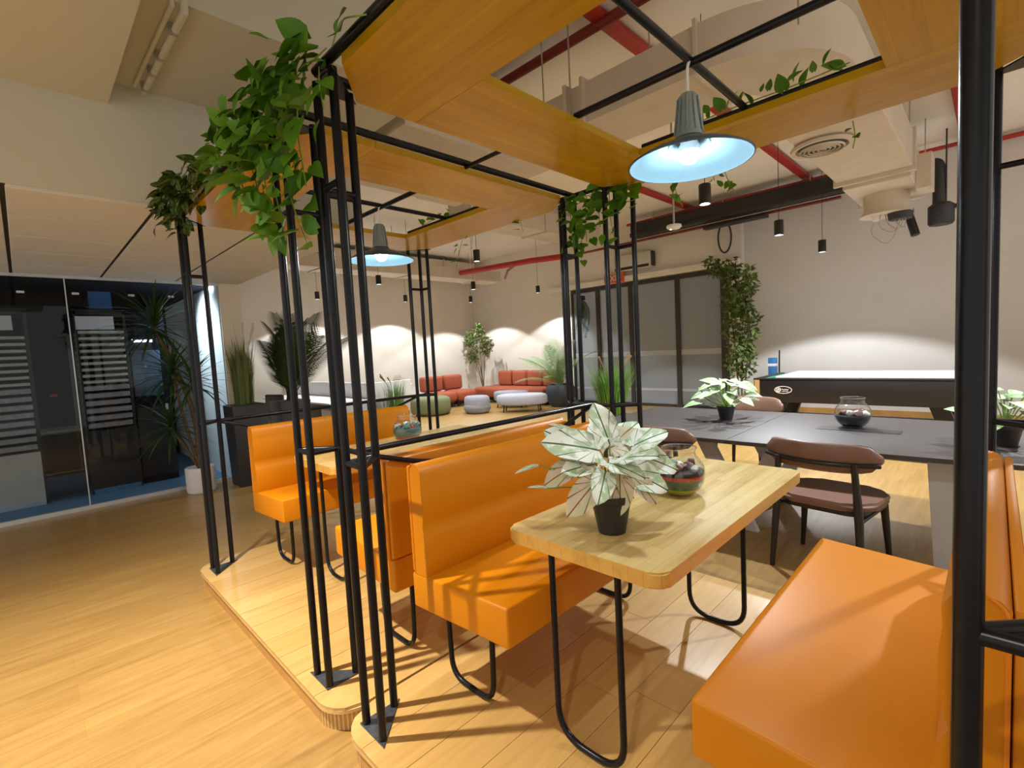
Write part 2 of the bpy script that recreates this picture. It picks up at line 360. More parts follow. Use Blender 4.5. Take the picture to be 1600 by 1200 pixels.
def rack(y0, y1, label, lower, n):
    t = thing('equipment_rack', label, 'rack', (-4.3, (y0 + y1) / 2, 0)); w = (y1 - y0) / 2
    for yy in (-w, w - .03):
        for xx in (-.3, .27): boxo('post', (xx, yy, 0), (xx + .03, yy + .03, 2.25), M['black'], t)
    boxo('top', (-.3, -w, 2.2), (.3, w, 2.27), M['black'], t, .005, 1)
    boxo('back_panel', (-.31, -w, .05), (-.29, w, 2.2), M['navy'], t)
    boxo('sign_panel', (.28, -w + .02, 2.02), (.31, w - .12, 2.18), M['white'], t)
    z = lower + .03; k = 0
    while z < 1.98:
        h = .034 if z > 1.35 else .062
        boxo('tray', (-.28, -w + .03, z), (.30 + (k % 3) * .012, w - .035, z + h), M['grey'] if z < 1.35 else M['cabw'], t, .006, 1)
        z += h + (.042 if z > 1.35 else .030); k += 1
    boxo('lower_panel', (-.28, -w + .02, .06), (.31, w - .02, lower), M['cabw'] if n == 0 else M['black'], t)
    boxo('plinth', (-.28, -w + .02, .0), (.32, w - .02, .06), M['carpet'] if n else M['alu'], t)
    return t
rack(-1.55, -.72, 'tall equipment rack of pale trays with cream lower panel behind glass', .62, 0)
rack(-.33, .17, 'narrow equipment rack of grey trays with black lower panel behind glass', .78, 1)
t = thing('display_cabinet', 'tall black display cabinet with blue screen behind the glass partition', 'cabinet', (-4.35, .385, 0))
boxo('body', (-.25, -.2, 0), (.25, .2, 2.3), M['navy'], t, .01); boxo('screen', (.25, -.19, 1.15), (.27, .12, 1.75), M['screen'], t, .008)
boxo('lower_door', (.25, -.19, .08), (.265, .19, 1.0), M['black'], t, .006); boxo('latch', (.265, .12, .95), (.28, .15, 1.03), M['alu'], t); boxo('light_bar', (.25, -.15, 1.86), (.27, .05, 1.885), M['strip'], t)
o = boxo('strip_light', (-3.62, 1.0, 2.49), (-3.42, 1.03, 2.53), M['strip']); spot('lining_fill_spot', (-3.9, .35, 2.48), 110, 95, .7, COOL, .08, (.1, 1, -.9)); tag(o, 'bright white strip light at the top of the white lining wall', 'light')  # fill spot added apart from the strip to brighten the lining wall
o = thing('wall_socket', 'white double wall socket low on the white lining wall', 'socket', (-3.7, 1.035, .45)); boxo('plate', (-.07, -.012, -.045), (.07, 0, .045), M['white'], o, .004, 1); boxo('outlet', (-.05, -.016, -.02), (-.01, -.01, .02), M['grey'], o); boxo('outlet', (.01, -.016, -.02), (.05, -.01, .02), M['grey'], o)

# -------- frosted glass wall at the back
gw = struct(boxo('window_1', (-4.15, 9.56, 2.86), (-.12, 9.66, 2.95), M['frame']))
boxo('window_frame', (-4.15, 9.56, 0), (-.12, 9.66, .06), M['frame'], gw)
mx = [-4.15, -3.32, -2.38, -1.2, -.2]
for x in mx: boxo('mullion', (x - (0 if x == -4.15 else .05), 9.56, .06), (x + (.05 if x < -.3 else .08), 9.66, 2.86), M['frame'], gw)
for a, b in zip(mx, mx[1:]):
    boxo('pane', (a + .05, 9.605, .06), (b - .05, 9.625, 2.86), M['frost'], gw)
    boxo('frost_band', (a + .05, 9.600, 1.18), (b - .05, 9.604, 1.30), M['band'], gw); boxo('frost_band', (a + .05, 9.600, .36), (b - .05, 9.604, .42), M['band'], gw)

# ================================================================== booths: platforms, frames
HP = .107; W = 1.811; GAP = .318; L = 1.889; LEG = .121; ZB = 1.126; ZU = 2.111; ZCAN = 2.456; WB = .408
X1 = W + GAP; X2 = X1 + W
def platform(x0, x1, label):
    y0, y1, r = -.073, L + .07, .15
    t = thing('booth_platform', label, 'platform', (x0, y0, 0), group=None)
    w, d = x1 - x0, y1 - y0; pl = 11; st = w / pl; G = .0012
    def ylo(x):
        e = min(x, w - x)
        return r - math.sqrt(max(0, r * r - (r - e) ** 2)) if e < r else 0
    for i in range(pl):
        a, b = i * st + (G if i else 0), (i + 1) * st - (G if i < pl - 1 else 0)
        xx = [a + (b - a) * k / 6 for k in range(7)]
        poly = [(x, ylo(x)) for x in xx] + [(x, d - ylo(x)) for x in reversed(xx)]
        cut = random.uniform(.35, .75) * d
        p1 = [(x, ylo(x)) for x in xx] + [(b, cut - G), (a, cut - G)]
        p2 = [(a, cut + G), (b, cut + G)] + [(x, d - ylo(x)) for x in reversed(xx)]
        for p in (p1, p2):
            q = []
            for v in p:
                if not q or (abs(v[0] - q[-1][0]) + abs(v[1] - q[-1][1])) > 1e-5: q.append(v)
            finish('plank', prism(B(), q, HP - .012, HP), M['deck'], t, 0)
    ring = rrect(.012, .012, w - .012, d - .012, r, 14)
    finish('riser', prism(B(), ring, 0, HP - .028), M['riser'], t, 50)
    finish('edge_trim', prism(B(), rrect(0, 0, w, d, r, 10), HP - .027, HP - .0125), M['riser2'], t, 50)
    # kerf strips bent round the two aisle corners
    for cx, a0 in ((r + .012, 180), (w - r - .012, 270)):
        for k in range(13):
            an = math.radians(a0 + 4 + 82 * k / 12); ux, uy = math.cos(an), math.sin(an); rr = r - .010
            mm = Matrix.Translation((cx + ux * rr, r + .012 + uy * rr, 0)) @ Matrix.Rotation(an, 4, 'Z')
            b = box(B(), (0, -.0035, 0), (.011, .0035, HP - .028)); bmesh.ops.transform(b, matrix=mm, verts=b.verts); finish('kerf_strip', b, M['riser2'], t, 0)
    return t
platform(-.15, 2.015, 'low wooden booth platform with rounded corner, the farther of the two')
platform(2.03, 4.16, 'low wooden booth platform under the caladium table, nearest the viewer')
R_T = .0155
def frame(x0, x1, label, first):
    t = thing('pergola', label, 'pergola', (x0, 0, HP)); w = x1 - x0
    Z = lambda z: z - HP
    corners = [(0, 0, 1, 1), (w if first else w - .015, 0, -1, 1), (w, L, -1, -1), (0, L, 1, -1)]
    for cx, cy, sx, sy in corners:
        P = [(cx, cy), (cx + sx * LEG, cy), (cx, cy + sy * LEG)]
        for x, y in P: tubeo('post_tube', [(x, y, .004), (x, y, Z(ZCAN) + .02)], R_T, M['steel'], t, 12)
        e = .018
        tri = [(cx - sx * e, cy - sy * e), (cx + sx * (LEG + 2 * e), cy - sy * e), (cx - sx * e, cy + sy * (LEG + 2 * e))]
        if sx * sy < 0: tri = tri[::-1]
        finish('base_plate', prism(B(), tri, 0, .006), M['plate'], t, 0)
        finish('top_plate', prism(B(), tri, Z(ZCAN) + .0, Z(ZCAN) + .006), M['steel'], t, 0)
        for z in (ZB, ZU):
            for a, b in ((0, 1), (1, 2), (2, 0)):
                if (a, b) == (1, 2) and z == ZU: continue
                tubeo('cross_bar', [(P[a][0], P[a][1], Z(z)), (P[b][0], P[b][1], Z(z))], .012, M['steel'], t, 8)
    zt = Z(ZCAN) + .055; o = .0
    for a, b in (((-.0, o), (w, o)), ((w, 0), (w, L)), ((w, L), (0, L)), ((0, L), (0, 0))):
        tubeo('top_tube', [(a[0], a[1], zt), (b[0], b[1], zt)], .017, M['steel'], t, 10)
    # timber boards: two run the full width, two butt between them; chamfered outer corners
    cx_, cy_ = .19, .15; z0, z1 = Z(ZCAN), Z(ZCAN) + .032
    finish('canopy_board', prism(B(), [(cx_, 0), (w - cx_, 0), (w, cy_), (w, WB), (0, WB), (0, cy_)], z0, z1), M['ply'], t, 0)
    finish('canopy_board', prism(B(), [(0, L - WB), (w, L - WB), (w, L - cy_), (w - cx_, L), (cx_, L), (0, L - cy_)], z0, z1), M['ply'], t, 0)
    finish('canopy_board', prism(B(), [(0, WB + .002), (WB, WB + .002), (WB, L - WB - .002), (0, L - WB - .002)], z0, z1), M['ply_y'], t, 0)
    finish('canopy_board', prism(B(), [(w - WB, WB + .002), (w, WB + .002), (w, L - WB - .002), (w - WB, L - WB - .002)], z0, z1), M['ply_y'], t, 0)
    # tubes crossing the opening
    zx = Z(2.505); mxx, my = w / 2, L / 2
    tubeo('centre_tube', [(WB - .02, my + .03, zx), (w - WB + .02, my + .03, zx)], .0145, M['steel'], t, 10)
    tubeo('centre_tube', [(mxx, WB - .02, zx + .006), (mxx, L - WB + .06, zx + .006)], .0145, M['steel'], t, 10)
    tubeo('inner_tube', [(WB, L - WB + .03, Z(2.505)), (w - WB, L - WB + .03, Z(2.505))], .013, M['steel'], t, 8)
    # side rails with bowed lower bar
    rails = [(0, 0)] if first else []
    rails += [] if first else []
    for rx, _ in rails: rail(t, rx, 0)
    return t
def rail(t, rx, zoff):
    z = ZB - HP
    tubeo('rail', [(rx, LEG, z), (rx, L - LEG, z)], .0135, M['steel'], t, 10)
    tubeo('lower_rail', fillet([(rx, LEG + .01, z - .01), (rx, .5, z - .125), (rx, L - .5, z - .125), (rx, L - LEG - .01, z - .01)], .15), .0115, M['steel'], t, 8)
fB = frame(0, W, 'black tube booth frame with timber canopy at the far end, by the dracaena', True)
fA = frame(X1, X2, 'black tube booth frame with timber canopy over the caladium table', False)
# shared rail between the booths, welded to the nearer frame
for y in (LEG, L - LEG): tubeo('link_bar', [(-GAP, y, ZB - HP), (0, y, ZB - HP)], .012, M['steel'], fA, 8)
rail(fA, -GAP / 2, 0)
tubeo('link_bar', [(-GAP, L / 2, 2.49 - HP), (0, L / 2, 2.49 - HP)], .011, M['steel'], fA, 8)
tubeo('link_bar', [(-GAP, L - .02, ZCAN + .05 - HP), (0, L - .02, ZCAN + .05 - HP)], .017, M['steel'], fA, 8)
for y in (0, L): tubeo('link_bar', [(W, y, ZB - HP), (W + .32, y, ZB - HP)], .012, M['steel'], fA, 8)
tubeo('link_bar', [(W, L, ZU - HP), (W + .32, L, ZU - HP)], .012, M['steel'], fA, 8)
tubeo('link_bar', [(W, L, ZCAN + .05 - HP), (W + .32, L, ZCAN + .05 - HP)], .014, M['steel'], fA, 8)

# ================================================================== benches
BY0, BY1 = .262, 1.53
def bench_proto():
    t = thing('booth_bench', '', 'bench'); ln = BY1 - BY0; D = .565
    b = box(B(), (0, 0, .352), (D, ln, .50), .010, 3)
    for v in b.verts: v.co.z += v.co.x / D * .035
    finish('seat', b, M['orange'], t, 40)
    # padded back: two rolls with a soft crease, then a thin rear board
    prof = [(.022, .50), (.108, .505)]
    for k in range(1, 9):
        u = k / 9; prof.append((.105 + .016 * math.sin(u * PI) ** .6 - .004 * u, .505 + u * .195))
    for k in range(0, 9):
        u = k / 9; prof.append((.092 + .020 * math.sin(u * PI * .86 + .12) ** .7, .708 + u * .205))
    prof += [(.108, .925), (.098, .948), (.080, .962), (.058, .966), (.036, .960), (.022, .945)]
    bk = finish('backrest', prism(B(), prof[::-1], .0, ln, XZ), M['orange'], t, 50)
    finish('rear_board', box(B(), (0, .004, .505), (.020, ln - .004, .95), .006, 2), M['orange'], t, 40)
    for y in (0, ln):
        tubeo('piping', fillet([(.026, y, .505), (.026, y, .945), (.05, y, .964)], .02, 4), .0035, M['orange2'], bk, 6)
    for y in (.125, ln - .125):
        tubeo('leg', fillet([(.06, y, .37), (.07, y, .012), (.33, y, .012), (.34, y, .38)], .085, 7), .0115, M['steel'], t, 10)
    return t
bp_ = bench_proto()
def place_bench(x, flip, label, first=False):
    t = bp_ if first else copy_tree(bp_)
    t.location = (x, BY1 if flip else BY0, HP); t.rotation_euler = (0, 0, PI if flip else 0); t['label'] = label; t['group'] = 'orange booth benches'
place_bench(2.105, False, 'orange vinyl booth bench behind the caladium pot, backing onto the other booth', True)
place_bench(3.872, True, 'orange vinyl booth bench nearest the viewer at the lower right')
place_bench(.10, False, 'orange vinyl booth bench farthest from the viewer, beside the black planter')
place_bench(1.955, True, 'orange vinyl booth bench mostly hidden behind the tall black posts')
place_bench(3.935, False, 'orange vinyl bench back at the far right edge, backing onto the nearest bench')

# ================================================================== booth tables
def table(x0, y0, x1, y1, label, lx=-.01):
    t = thing('booth_table', label, 'table', ((x0 + x1) / 2, (y0 + y1) / 2, HP), group='butcher block booth tables'); w, d = (x1 - x0) / 2, (y1 - y0) / 2
    b = prism(B(), rrect(-w, -d, w, d, .045, 6), .708, .756)
    es = [e for e in b.edges if abs(e.verts[0].co.z - e.verts[1].co.z) < 1e-6]
    bmesh.ops.bevel(b, geom=es, offset=.006, segments=2, affect='EDGES')
    top = finish('tabletop', b, M['table'], t, 30); top.data.materials.append(M['tedge'])
    for p in top.data.polygons:
        if abs(p.normal.z) < .5: p.material_index = 1
    for y in (-d + .06, d - .26):
        tubeo('leg', fillet([(lx - .135, y, .708), (lx - .135, y, .012), (lx + .135, y, .012), (lx + .135, y, .708)], .11, 8), .0115, M['steel'], t, 10)
    for x in (-.2, .2): boxo('batten', (x - .02, -d + .15, .69), (x + .02, d - .15, .708), M['tedge'], t)
    return t
table(2.558, .382, 3.18, 1.765, 'pale butcher block table holding the caladium pot and glass globe')
table(.42, .435, 1.05, 1.89, 'pale butcher block table farther back holding only a glass globe', .12)

# ================================================================== pendant lamps of the booths
def booth_lamp(x, y, label):
    t = thing('pendant_lamp', label, 'lamp', (x, y, 2.15), group='enamel lamps under the canopies')
    prof = [(.212, 0), (.208, .006), (.17, .028), (.11, .052), (.062, .070), (.05, .085)]
    b = lathe(B(), prof, 40); lathe(b, [(r - .002, z - .003) for r, z in prof][::-1], 40)
    sh = finish('lamp_shade', b, M['shade'], t, 50); finish('rim', tube(B(), [(.212 * math.cos(a * PI / 20), .212 * math.sin(a * PI / 20), 0) for a in range(40)], .0035, 6, True), M['shade'], sh, 60)
    nk = latheo('neck', [(.052, .082), (.048, .10), (.038, .17), (.034, .225), (.026, .235), (0, .236)], M['chrome'], t, 20)
    for k in range(10):
        a = k * PI / 5; tubeo('fin', [(.05 * math.cos(a), .05 * math.sin(a), .10), (.036 * math.cos(a), .036 * math.sin(a), .22)], .003, M['chrome'], nk, 5)
    latheo('socket_ring', [(.07, .058), (.074, .064), (.068, .070)], M['chrome'], t, 24)
    bb = latheo('bulb_base', [(.0402, .034), (.038, .052), (.026, .075), (.02, .095)], M['white'], t, 20); latheo('bulb', [(0, -.006), (.020, -.001), (.034, .012), (.040, .034)], M['bulb'], bb, 20)
    tubeo('cord', fillet([(0, 0, .235), (.0, .0, .33), (.008, .02, .375), (.0, .05, .37)], .02, 4), .005, M['white'], t, 6)
    return t
booth_lamp((X1 + X2) / 2, L / 2, 'large blue white enamel lamp hanging over the caladium table')
booth_lamp(W / 2, L / 2, 'smaller looking blue white enamel lamp hanging over the farther booth table')

# ================================================================== black cylinder pendants
def cyl_lamp(x, y, zb, label, watt):
    t = thing('cylinder_pendant', label, 'lamp', (x, y, zb), group='black cylinder ceiling lamps')
    latheo('housing', [(.046, .0), (.052, 0), (.052, .17), (.048, .175), (0, .176), ], M['black'], t, 20); rf = latheo('reflector', [(.046, .0), (.040, .03), (.0, .031)], M['alu'], t, 20)
    latheo('led_disc', [(.034, .012), (.0, .012)][::-1], M['led'], rf, 16); tubeo('cord', [(0, 0, .176), (0, 0, ZC - zb)], .0035, M['black'], t, 5)
    s = spot('cylinder_spot', (0, 0, -.012), watt, 121, .16, COOL, .025); s.parent = t
    return t
for x, y, zb, lab, w_ in ((-7.35, 4.16, 2.90, 'black cylinder pendant lamp leftmost, near the big palm', 110), (-4.75, 4.25, 2.91, 'black cylinder pendant lamp right below the smaller enamel lamp', 150),
                  (-7.29, 6.51, 2.91, 'black cylinder pendant lamp just left of the slim back post', 110), (-1.95, 4.35, 2.91, 'larger looking black cylinder pendant lamp above the globe table rail', 180),
                  (-4.63, 6.59, 2.91, 'black cylinder pendant lamp middle of the vertical row of three', 180), (-6.90, 8.45, 2.91, 'smallest black cylinder pendant lamp above the corner tree', 130),
                  (-4.49, 8.65, 2.91, 'black cylinder pendant lamp over the rust sofa, right of the corner tree', 130), (1.97, 3.61, 2.71, 'large looking black cylinder pendant lamp beside the wireless unit', 220),
                  (1.96, 5.75, 2.71, 'black cylinder pendant lamp on long cord before the grey wall', 220), (1.98, 7.74, 2.71, 'black cylinder pendant lamp lighting the wall over the pool table', 240)):
    cyl_lamp(x, y, zb, lab, w_)
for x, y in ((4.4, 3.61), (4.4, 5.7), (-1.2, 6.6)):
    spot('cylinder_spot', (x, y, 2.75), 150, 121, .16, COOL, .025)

# ================================================================== ceiling services
def pipe(name, pts, r, mat, label, cat='pipe', seg=10): return tag(tubeo(name, pts, r, mat, None, seg), label, cat)
for x, y0, y1, lab in ((1.40, 1.4, 9.55, 'wide red band pipe running to the back wall behind the enamel lamp'), (-.80, 5.0, 9.6, 'red pipe running to the back wall left of the wireless unit'), (3.49, 5.5, 9.7, 'red pipe on the ceiling beside the big near post')):
    tag(boxo('red_pipe', (x - .07, y0, ZC - .075), (x + .07, y1, ZC - .012), M['red'], None, .02, 2), lab, 'pipe')
pipe('red_pipe', [(-2.2, 9.25, 4.20), (3.47, 9.25, 4.20)], .03, M['red'], 'thin red pipe along the ceiling in front of the black trunking')
pipe('red_pipe', [(3.5, 9.7, 4.24), (7.0, 9.7, 4.24)], .035, M['red'], 'red pipe along the ceiling at the right edge behind the near post')
pipe('red_pipe', [(-4.5, 9.45, 3.84), (1.9, 9.45, 3.84)], .028, M['dred'], 'thin dark red pipe on the back wall below the black trunking')
pipe('red_pipe', [(-.2, 2.92, 4.24), (2.2, 2.92, 4.24)], .045, M['dred'], 'dark red pipe crossing above the near timber canopy')
pipe('red_pipe', [(-4.85, 6.42, 3.30), (-3.0, 6.75, 3.30), (-2.3, 6.9, 3.28)], .06, M['red'], 'thick dark red pipe hanging over the lounge')
pipe('red_pipe', [(-4.6, 7.6, 3.22), (-3.9, 7.0, 3.26), (-3.3, 6.7, 3.30)], .028, M['dred'], 'thin dark red branch pipe over the lounge')
t = thing('black_trunking', 'long black ceiling trunking along the back wall under the red pipe', 'trunking', (0, 9.15, 4.0))
boxo('body', (-2.0, -.12, -.14), (2.2, .12, .14), M['black'], t, .02); boxo('lip', (-2.0, -.15, -.15), (2.2, -.11, -.06), M['black'], t, .01); boxo('lip', (-2.0, .11, -.15), (2.2, .15, -.06), M['black'], t, .01)
for x in (-1.5, 0, 1.5): tubeo('hanger', [(x, 0, .14), (x, 0, .33)], .008, M['metal'], t, 6)
# big rectangular duct with elbow
t = thing('air_duct', 'big beige sheet metal duct with curved elbow above the near canopy', 'duct', (0, 0, 3.4))
boxo('straight', (-1.2, 2.75, 0), (2.3, 3.35, .33), M['duct'], t)
n = 14; b = B(); inn, out = [], []
for k in range(n + 1):
    a = -PI / 2 + PI / 2 * k / n; cx, cy = 2.3, 3.55
    inn.append((cx + .2 * math.cos(a), cy + .2 * math.sin(a))); out.append((cx + .8 * math.cos(a), cy + .8 * math.sin(a)))
finish('elbow', prism(b, out + inn[::-1], 0, .33), M['duct'], t, 40)
boxo('branch', (2.5, 3.55, 0), (3.1, 4.6, .33), M['duct'], t)
for x in (1.12, 1.30): boxo('flange', (x, 2.71, -.02), (x + .03, 3.39, .37), M['duct'], t)
for x in (2.28,): boxo('flange', (x, 2.72, -.02), (x + .025, 3.38, .36), M['duct'], t)
for x, y in ((.9, 2.72), (1.6, 3.38), (1.2, 2.72), (2.9, 2.9)): tubeo('hanger', [(x, y, .1), (x, y, .93)], .007, M['metal'], t, 6)
# plenum boxes with diffusers
t = thing('ceiling_plenum', 'beige air conditioning plenum boxes with round louvred diffuser', 'air conditioner', (2.72, 5.2, 3.45))
boxo('box', (-.40, -.55, .0), (.38, 1.75, .42), M['duct'], t, .008, 1); boxo('side_box', (-.44, -.2, .12), (-.30, .35, .42), M['duct'], t, .008, 1); boxo('flange', (-.43, 1.70, -.05), (.41, 1.77, .45), M['duct'], t)
boxo('rear_box', (-.34, 1.77, -.10), (.36, 3.0, .38), M['duct'], t, .008, 1); boxo('flange', (-.37, 2.95, -.14), (.39, 3.02, .40), M['duct'], t); boxo('control_box', (.36, 2.2, -.18), (.52, 2.6, .25), M['duct'], t, .006, 1)
d = latheo('diffuser', [(.265, 0), (.285, -.02), (.275, -.045), (.235, -.042), (.228, -.0)], M['duct'], t, 36, (-.19, 0, 0))
for k in range(5):
    r = .03 + k * .04; latheo('louvre', [(r, -.060), (r + .010, -.046), (r + .015, -.052), (r + .005, -.068), (r, -.060)], M['duct'], d, 36, (-.19, 0, 0))
latheo('diffuser_back', [(0, -.010), (.222, -.010)], M['planter'], d, 24, (-.19, 0, 0))
latheo('collar', [(.0, -.10), (.26, -.10), (.25, -.28), (.29, -.36), (.30, -.37), (.26, -.36), (.0, -.36)], M['duct'], t, 32, (.02, 2.55, 0))
for x, y in ((-.38, -.3), (.37, -.3), (.37, 1.5), (.40, 2.9)): tubeo('hanger', [(x, y, .3), (x, y, .88)], .008, M['metal'], t, 6)
t = thing('exhaust_blower', 'black blower with bent hose hanging beside the plenum on the grey wall', 'blower', (3.10, 8.75, 3.15))
tubeo('hose', fillet([(-.05, .1, .75), (.12, .1, .75), (.12, .0, .10)], .12, 6), .07, M['planter'], t, 14)
latheo('drum', [(0, -.17), (.13, -.17), (.15, -.14), (.15, .10), (.10, .14), (0, .14)], M['planter'], t, 20, (.15, 0, 0)); tubeo('motor', [(-.2, -.1, .02), (-.12, -.15, -.28)], .055, M['black'], t, 12); tubeo('handle', [(.2, 0, .03), (.42, 0, .10)], .03, M['planter'], t, 8); tubeo('hanger', [(.2, .05, .1), (.2, .05, 1.18)], .012, M['planter'], t, 6)
t = thing('dangling_cables', 'loose thin cables looping under the plenum collar', 'cable', (2.75, 7.75, 3.08))
for k in range(4):
    a = random.uniform(.1, .24); tubeo('cable', fillet([(-.12 + k * .05, 0, .02), (-.2 + k * .1, .03, -a), (.0 + k * .06, .02, -a * 1.9), (.12 + k * .03, 0, -a), (.14, 0, .03)], .1, 6), .006, M['metal'], t, 5)
latheo('grey_canister', [(0, -.09), (.13, -.08), (.15, .02), (0, .03)], M['planter'], t, 18, (.14, .05, 0)); boxo('connector', (-.16, -.03, -.06), (-.08, .03, .02), M['white'], t, .01)
# beige beams/ducts of the far lounge
for a, b_, lab in (((-5.55, 2.4, 3.20), (-5.0, 7.85, 3.45), 'long beige rectangular duct over the far lounge'), ((-2.9, 4.6, 3.72), (-2.3, 8.3, 4.10), 'beige duct high above the lounge, right of the farther canopy'), ((-8.12, 1.4, 3.75), (-7.62, 9.3, 4.2), 'beige duct close to the far left wall'), ((-.9, 1.45, 3.30), (.55, 2.68, 3.70), 'wide cream duct seen between the two timber canopies')):
    t = thing('air_duct', lab, 'duct', ((a[0] + b_[0]) / 2, (a[1] + b_[1]) / 2, a[2])); c = t.location
    A = tuple(a[i] - c[i] for i in range(3)); Bb = tuple(b_[i] - c[i] for i in range(3))
    boxo('body', A, Bb, M['duct'], t, .006, 1)
    for f in (() if 'cream' in lab else (.15, .5, .85)): y = A[1] + (Bb[1] - A[1]) * f; boxo('flange', (A[0] - .025, y, -.025), (Bb[0] + .025, y + .03, Bb[2] + .025), M['duct'], t)
    for sx in (A[0], Bb[0]): tubeo('hanger', [(sx, 0, Bb[2]), (sx, 0, ZC - a[2])], .008, M['metal'], t, 6)
# small wall and ceiling things
t = thing('wireless_unit', 'white ceiling wireless unit hanging on a rod near the enamel lamp', 'access point', (1.21, 4.56, 2.80)); latheo('body', [(0, -.025), (.06, -.022), (.085, .0), (.08, .022), (.03, .03), (0, .03)], M['white'], t, 24); tubeo('rod', [(0, 0, .03), (0, 0, ZC - 2.8)], .012, M['metal'], t, 8); latheo('indicator', [(0, -.028), (.008, -.026)], M['led'], t, 8, (-.03, -.02, 0))
t = thing('wall_air_conditioner', 'white split air conditioner high on the wall beside the exit sign', 'air conditioner', (-2.25, 9.65, 3.22)); boxo('body', (-.5, -.2, 0), (.5, 0, .38), M['soffit'], t, .04, 3); boxo('vent', (-.45, -.205, .02), (.45, -.17, .08), M['dark'], t); boxo('end_cap', (.49, -.19, .02), (.53, -.02, .36), M['planter'], t, .02)
t = thing('exit_sign', 'small red exit sign above the glass wall', 'sign', (-2.75, 9.5, 3.08)); boxo('case', (-.27, -.04, -.13), (.27, .02, .13), M['exit'], t, .012); boxo('border', (-.25, -.045, -.115), (.25, -.04, -.105), M['paleprint'], t); boxo('border', (-.25, -.045, .105), (.25, -.04, .115), M['paleprint'], t)
def text(s, size, mat, parent, loc, rot=(PI / 2, 0, 0)):
    c = bpy.data.curves.new('lettering', 'FONT'); c.body = s; c.size = size; c.extrude = .004; c.align_x = 'CENTER'; c.align_y = 'CENTER'
    o = bpy.data.objects.new('tmp', c); COL.objects.link(o); bpy.context.view_layer.update()
    me = bpy.data.meshes.new_from_object(o.evaluated_get(bpy.context.evaluated_depsgraph_get())); bpy.data.objects.remove(o)
    me.materials.clear(); me.materials.append(mat); n = bpy.data.objects.new('lettering', me); link(n, parent); n.location = loc; n.rotation_euler = rot; return n
text('EXIT', .2, M['paleprint'], t, (0, -.046, 0))
t = thing('cable_hoop', 'thin coil of dark cable hanging on the back wall', 'cable', (-.12, 9.52, 3.55)); finish('coil', tube(B(), [(.13 * math.cos(a * PI / 16), 0, .30 * math.sin(a * PI / 16)) for a in range(32)], .018, 6, True), M['planter'], t, 60); tubeo('hook', [(0, 0, .30), (0, .1, .36)], .01, M['metal'], t, 6)
tag(boxo('wall_sensor', (.02, 9.58, 2.93), (.10, 9.65, 3.14), M['black'], None, .01), 'small black box on the wall above the ficus tree', 'sensor')
tag(boxo('ceiling_grille', (-.45, 9.25, 3.74), (.75, 9.42, 3.80), M['planter'], None, .01), 'dark slotted grille near the ceiling behind the ficus', 'grille')

# ================================================================== dark meeting table and chairs
t = thing('meeting_table', 'long charcoal meeting table with pale slanted legs behind the booth', 'table', (2.4, 3.62, 0))
def boat(xa, xb, ya, yb):
    f = lambda x: .05 * ((x) / 1.5) ** 2
    n = 10; xx = [xa + (xb - xa) * k / n for k in range(n + 1)]
    return [(x, ya + f(x)) for x in xx] + [(x, yb - f(x)) for x in reversed(xx)]
for xa, xb in ((-1.38, -.002), (.002, 1.62)):
    b = prism(B(), boat(xa, xb, -.78, .80), .722, .75); tp = finish('tabletop', b, M['dtop'], t, 20)
boxo('cable_flap', (-.62, -.06, .750), (-.25, .06, .753), M['black'], t); boxo('cable_flap', (.42, -.02, .750), (.95, .12, .753), M['black'], t); boxo('apron', (-1.2, -.5, .66), (1.5, -.46, .722), M['pgrey'], t); boxo('apron', (-1.2, .46, .66), (1.5, .5, .722), M['pgrey'], t)
def slant(xt, xbm, y):
    b = box(B(), (-.065, -.025, 0), (.065, .025, .72))
    for v in b.verts: v.co.x += xbm + (xt - xbm) * v.co.z / .72; v.co.y += y
    finish('leg', b, M['pgrey'], t, 0)
for y in (-.52, .50):
    slant(-.28, .08, y); slant(.30, -.06, y + .055); slant(-1.05, -1.22, y); slant(1.2, 1.24, y)
def chair_proto():
    t = thing('dining_chair', '', 'chair')
    b = prism(B(), rrect(-.235, -.22, .235, .22, .12, 6), .43, .475)
    bmesh.ops.bevel(b, geom=[e for e in b.edges if abs(e.verts[0].co.z - e.verts[1].co.z) < 1e-6], offset=.018, segments=3, affect='EDGES'); finish('seat', b, M['brown'], t, 50)
    finish('seat_rail', prism(B(), rrect(-.20, -.19, .20, .19, .08, 4), .395, .43), M['bwood'], t, 40)
    # curved back pad
    b = B(); n = 14; rows = []
    for j, (z, th) in enumerate(((.645, .006), (.66, .018), (.70, .026), (.755, .026), (.80, .018), (.815, .006))):
        fr, bk = [], []
        for k in range(n + 1):
            u = -1 + 2 * k / n; e = (1 - abs(u) ** 6) ** .5; zz = .73 + (z - .73) * (.25 + .75 * e); x = u * .265; y = -.235 + .10 * u * u - (z - .73) * .12
            fr.append(b.verts.new((x, y + th, zz))); bk.append(b.verts.new((x, y - th, zz)))
        rows.append(fr + bk[::-1])
    for A, C in zip(rows, rows[1:]):
        m = len(A)
        for k in range(m): b.faces.new((A[k], A[(k + 1) % m], C[(k + 1) % m], C[k]))
    b.faces.new(rows[0][::-1]); b.faces.new(rows[-1]); finish('backrest', b, M['brown'], t, 60)
    tubeo('back_band', [(u * .262, -.262 + .10 * u * u, .70) for u in [-1 + k / 8 for k in range(17)]], .014, M['bwood'], t, 8)
    for sx in (-1, 1):
        tubeo('leg', [(sx * .21, -.24, 0), (sx * .19, -.215, .42), (sx * .175, -.232, .71)], [.013, .02, .014], M['bwood'], t, 10)
        tubeo('leg', [(sx * .215, .20, 0), (sx * .19, .18, .41)], [.012, .02], M['bwood'], t, 10)
        tubeo('stretcher', [(sx * .195, -.21, .385), (sx * .195, .17, .385)], .014, M['bwood'], t, 8)
    return t
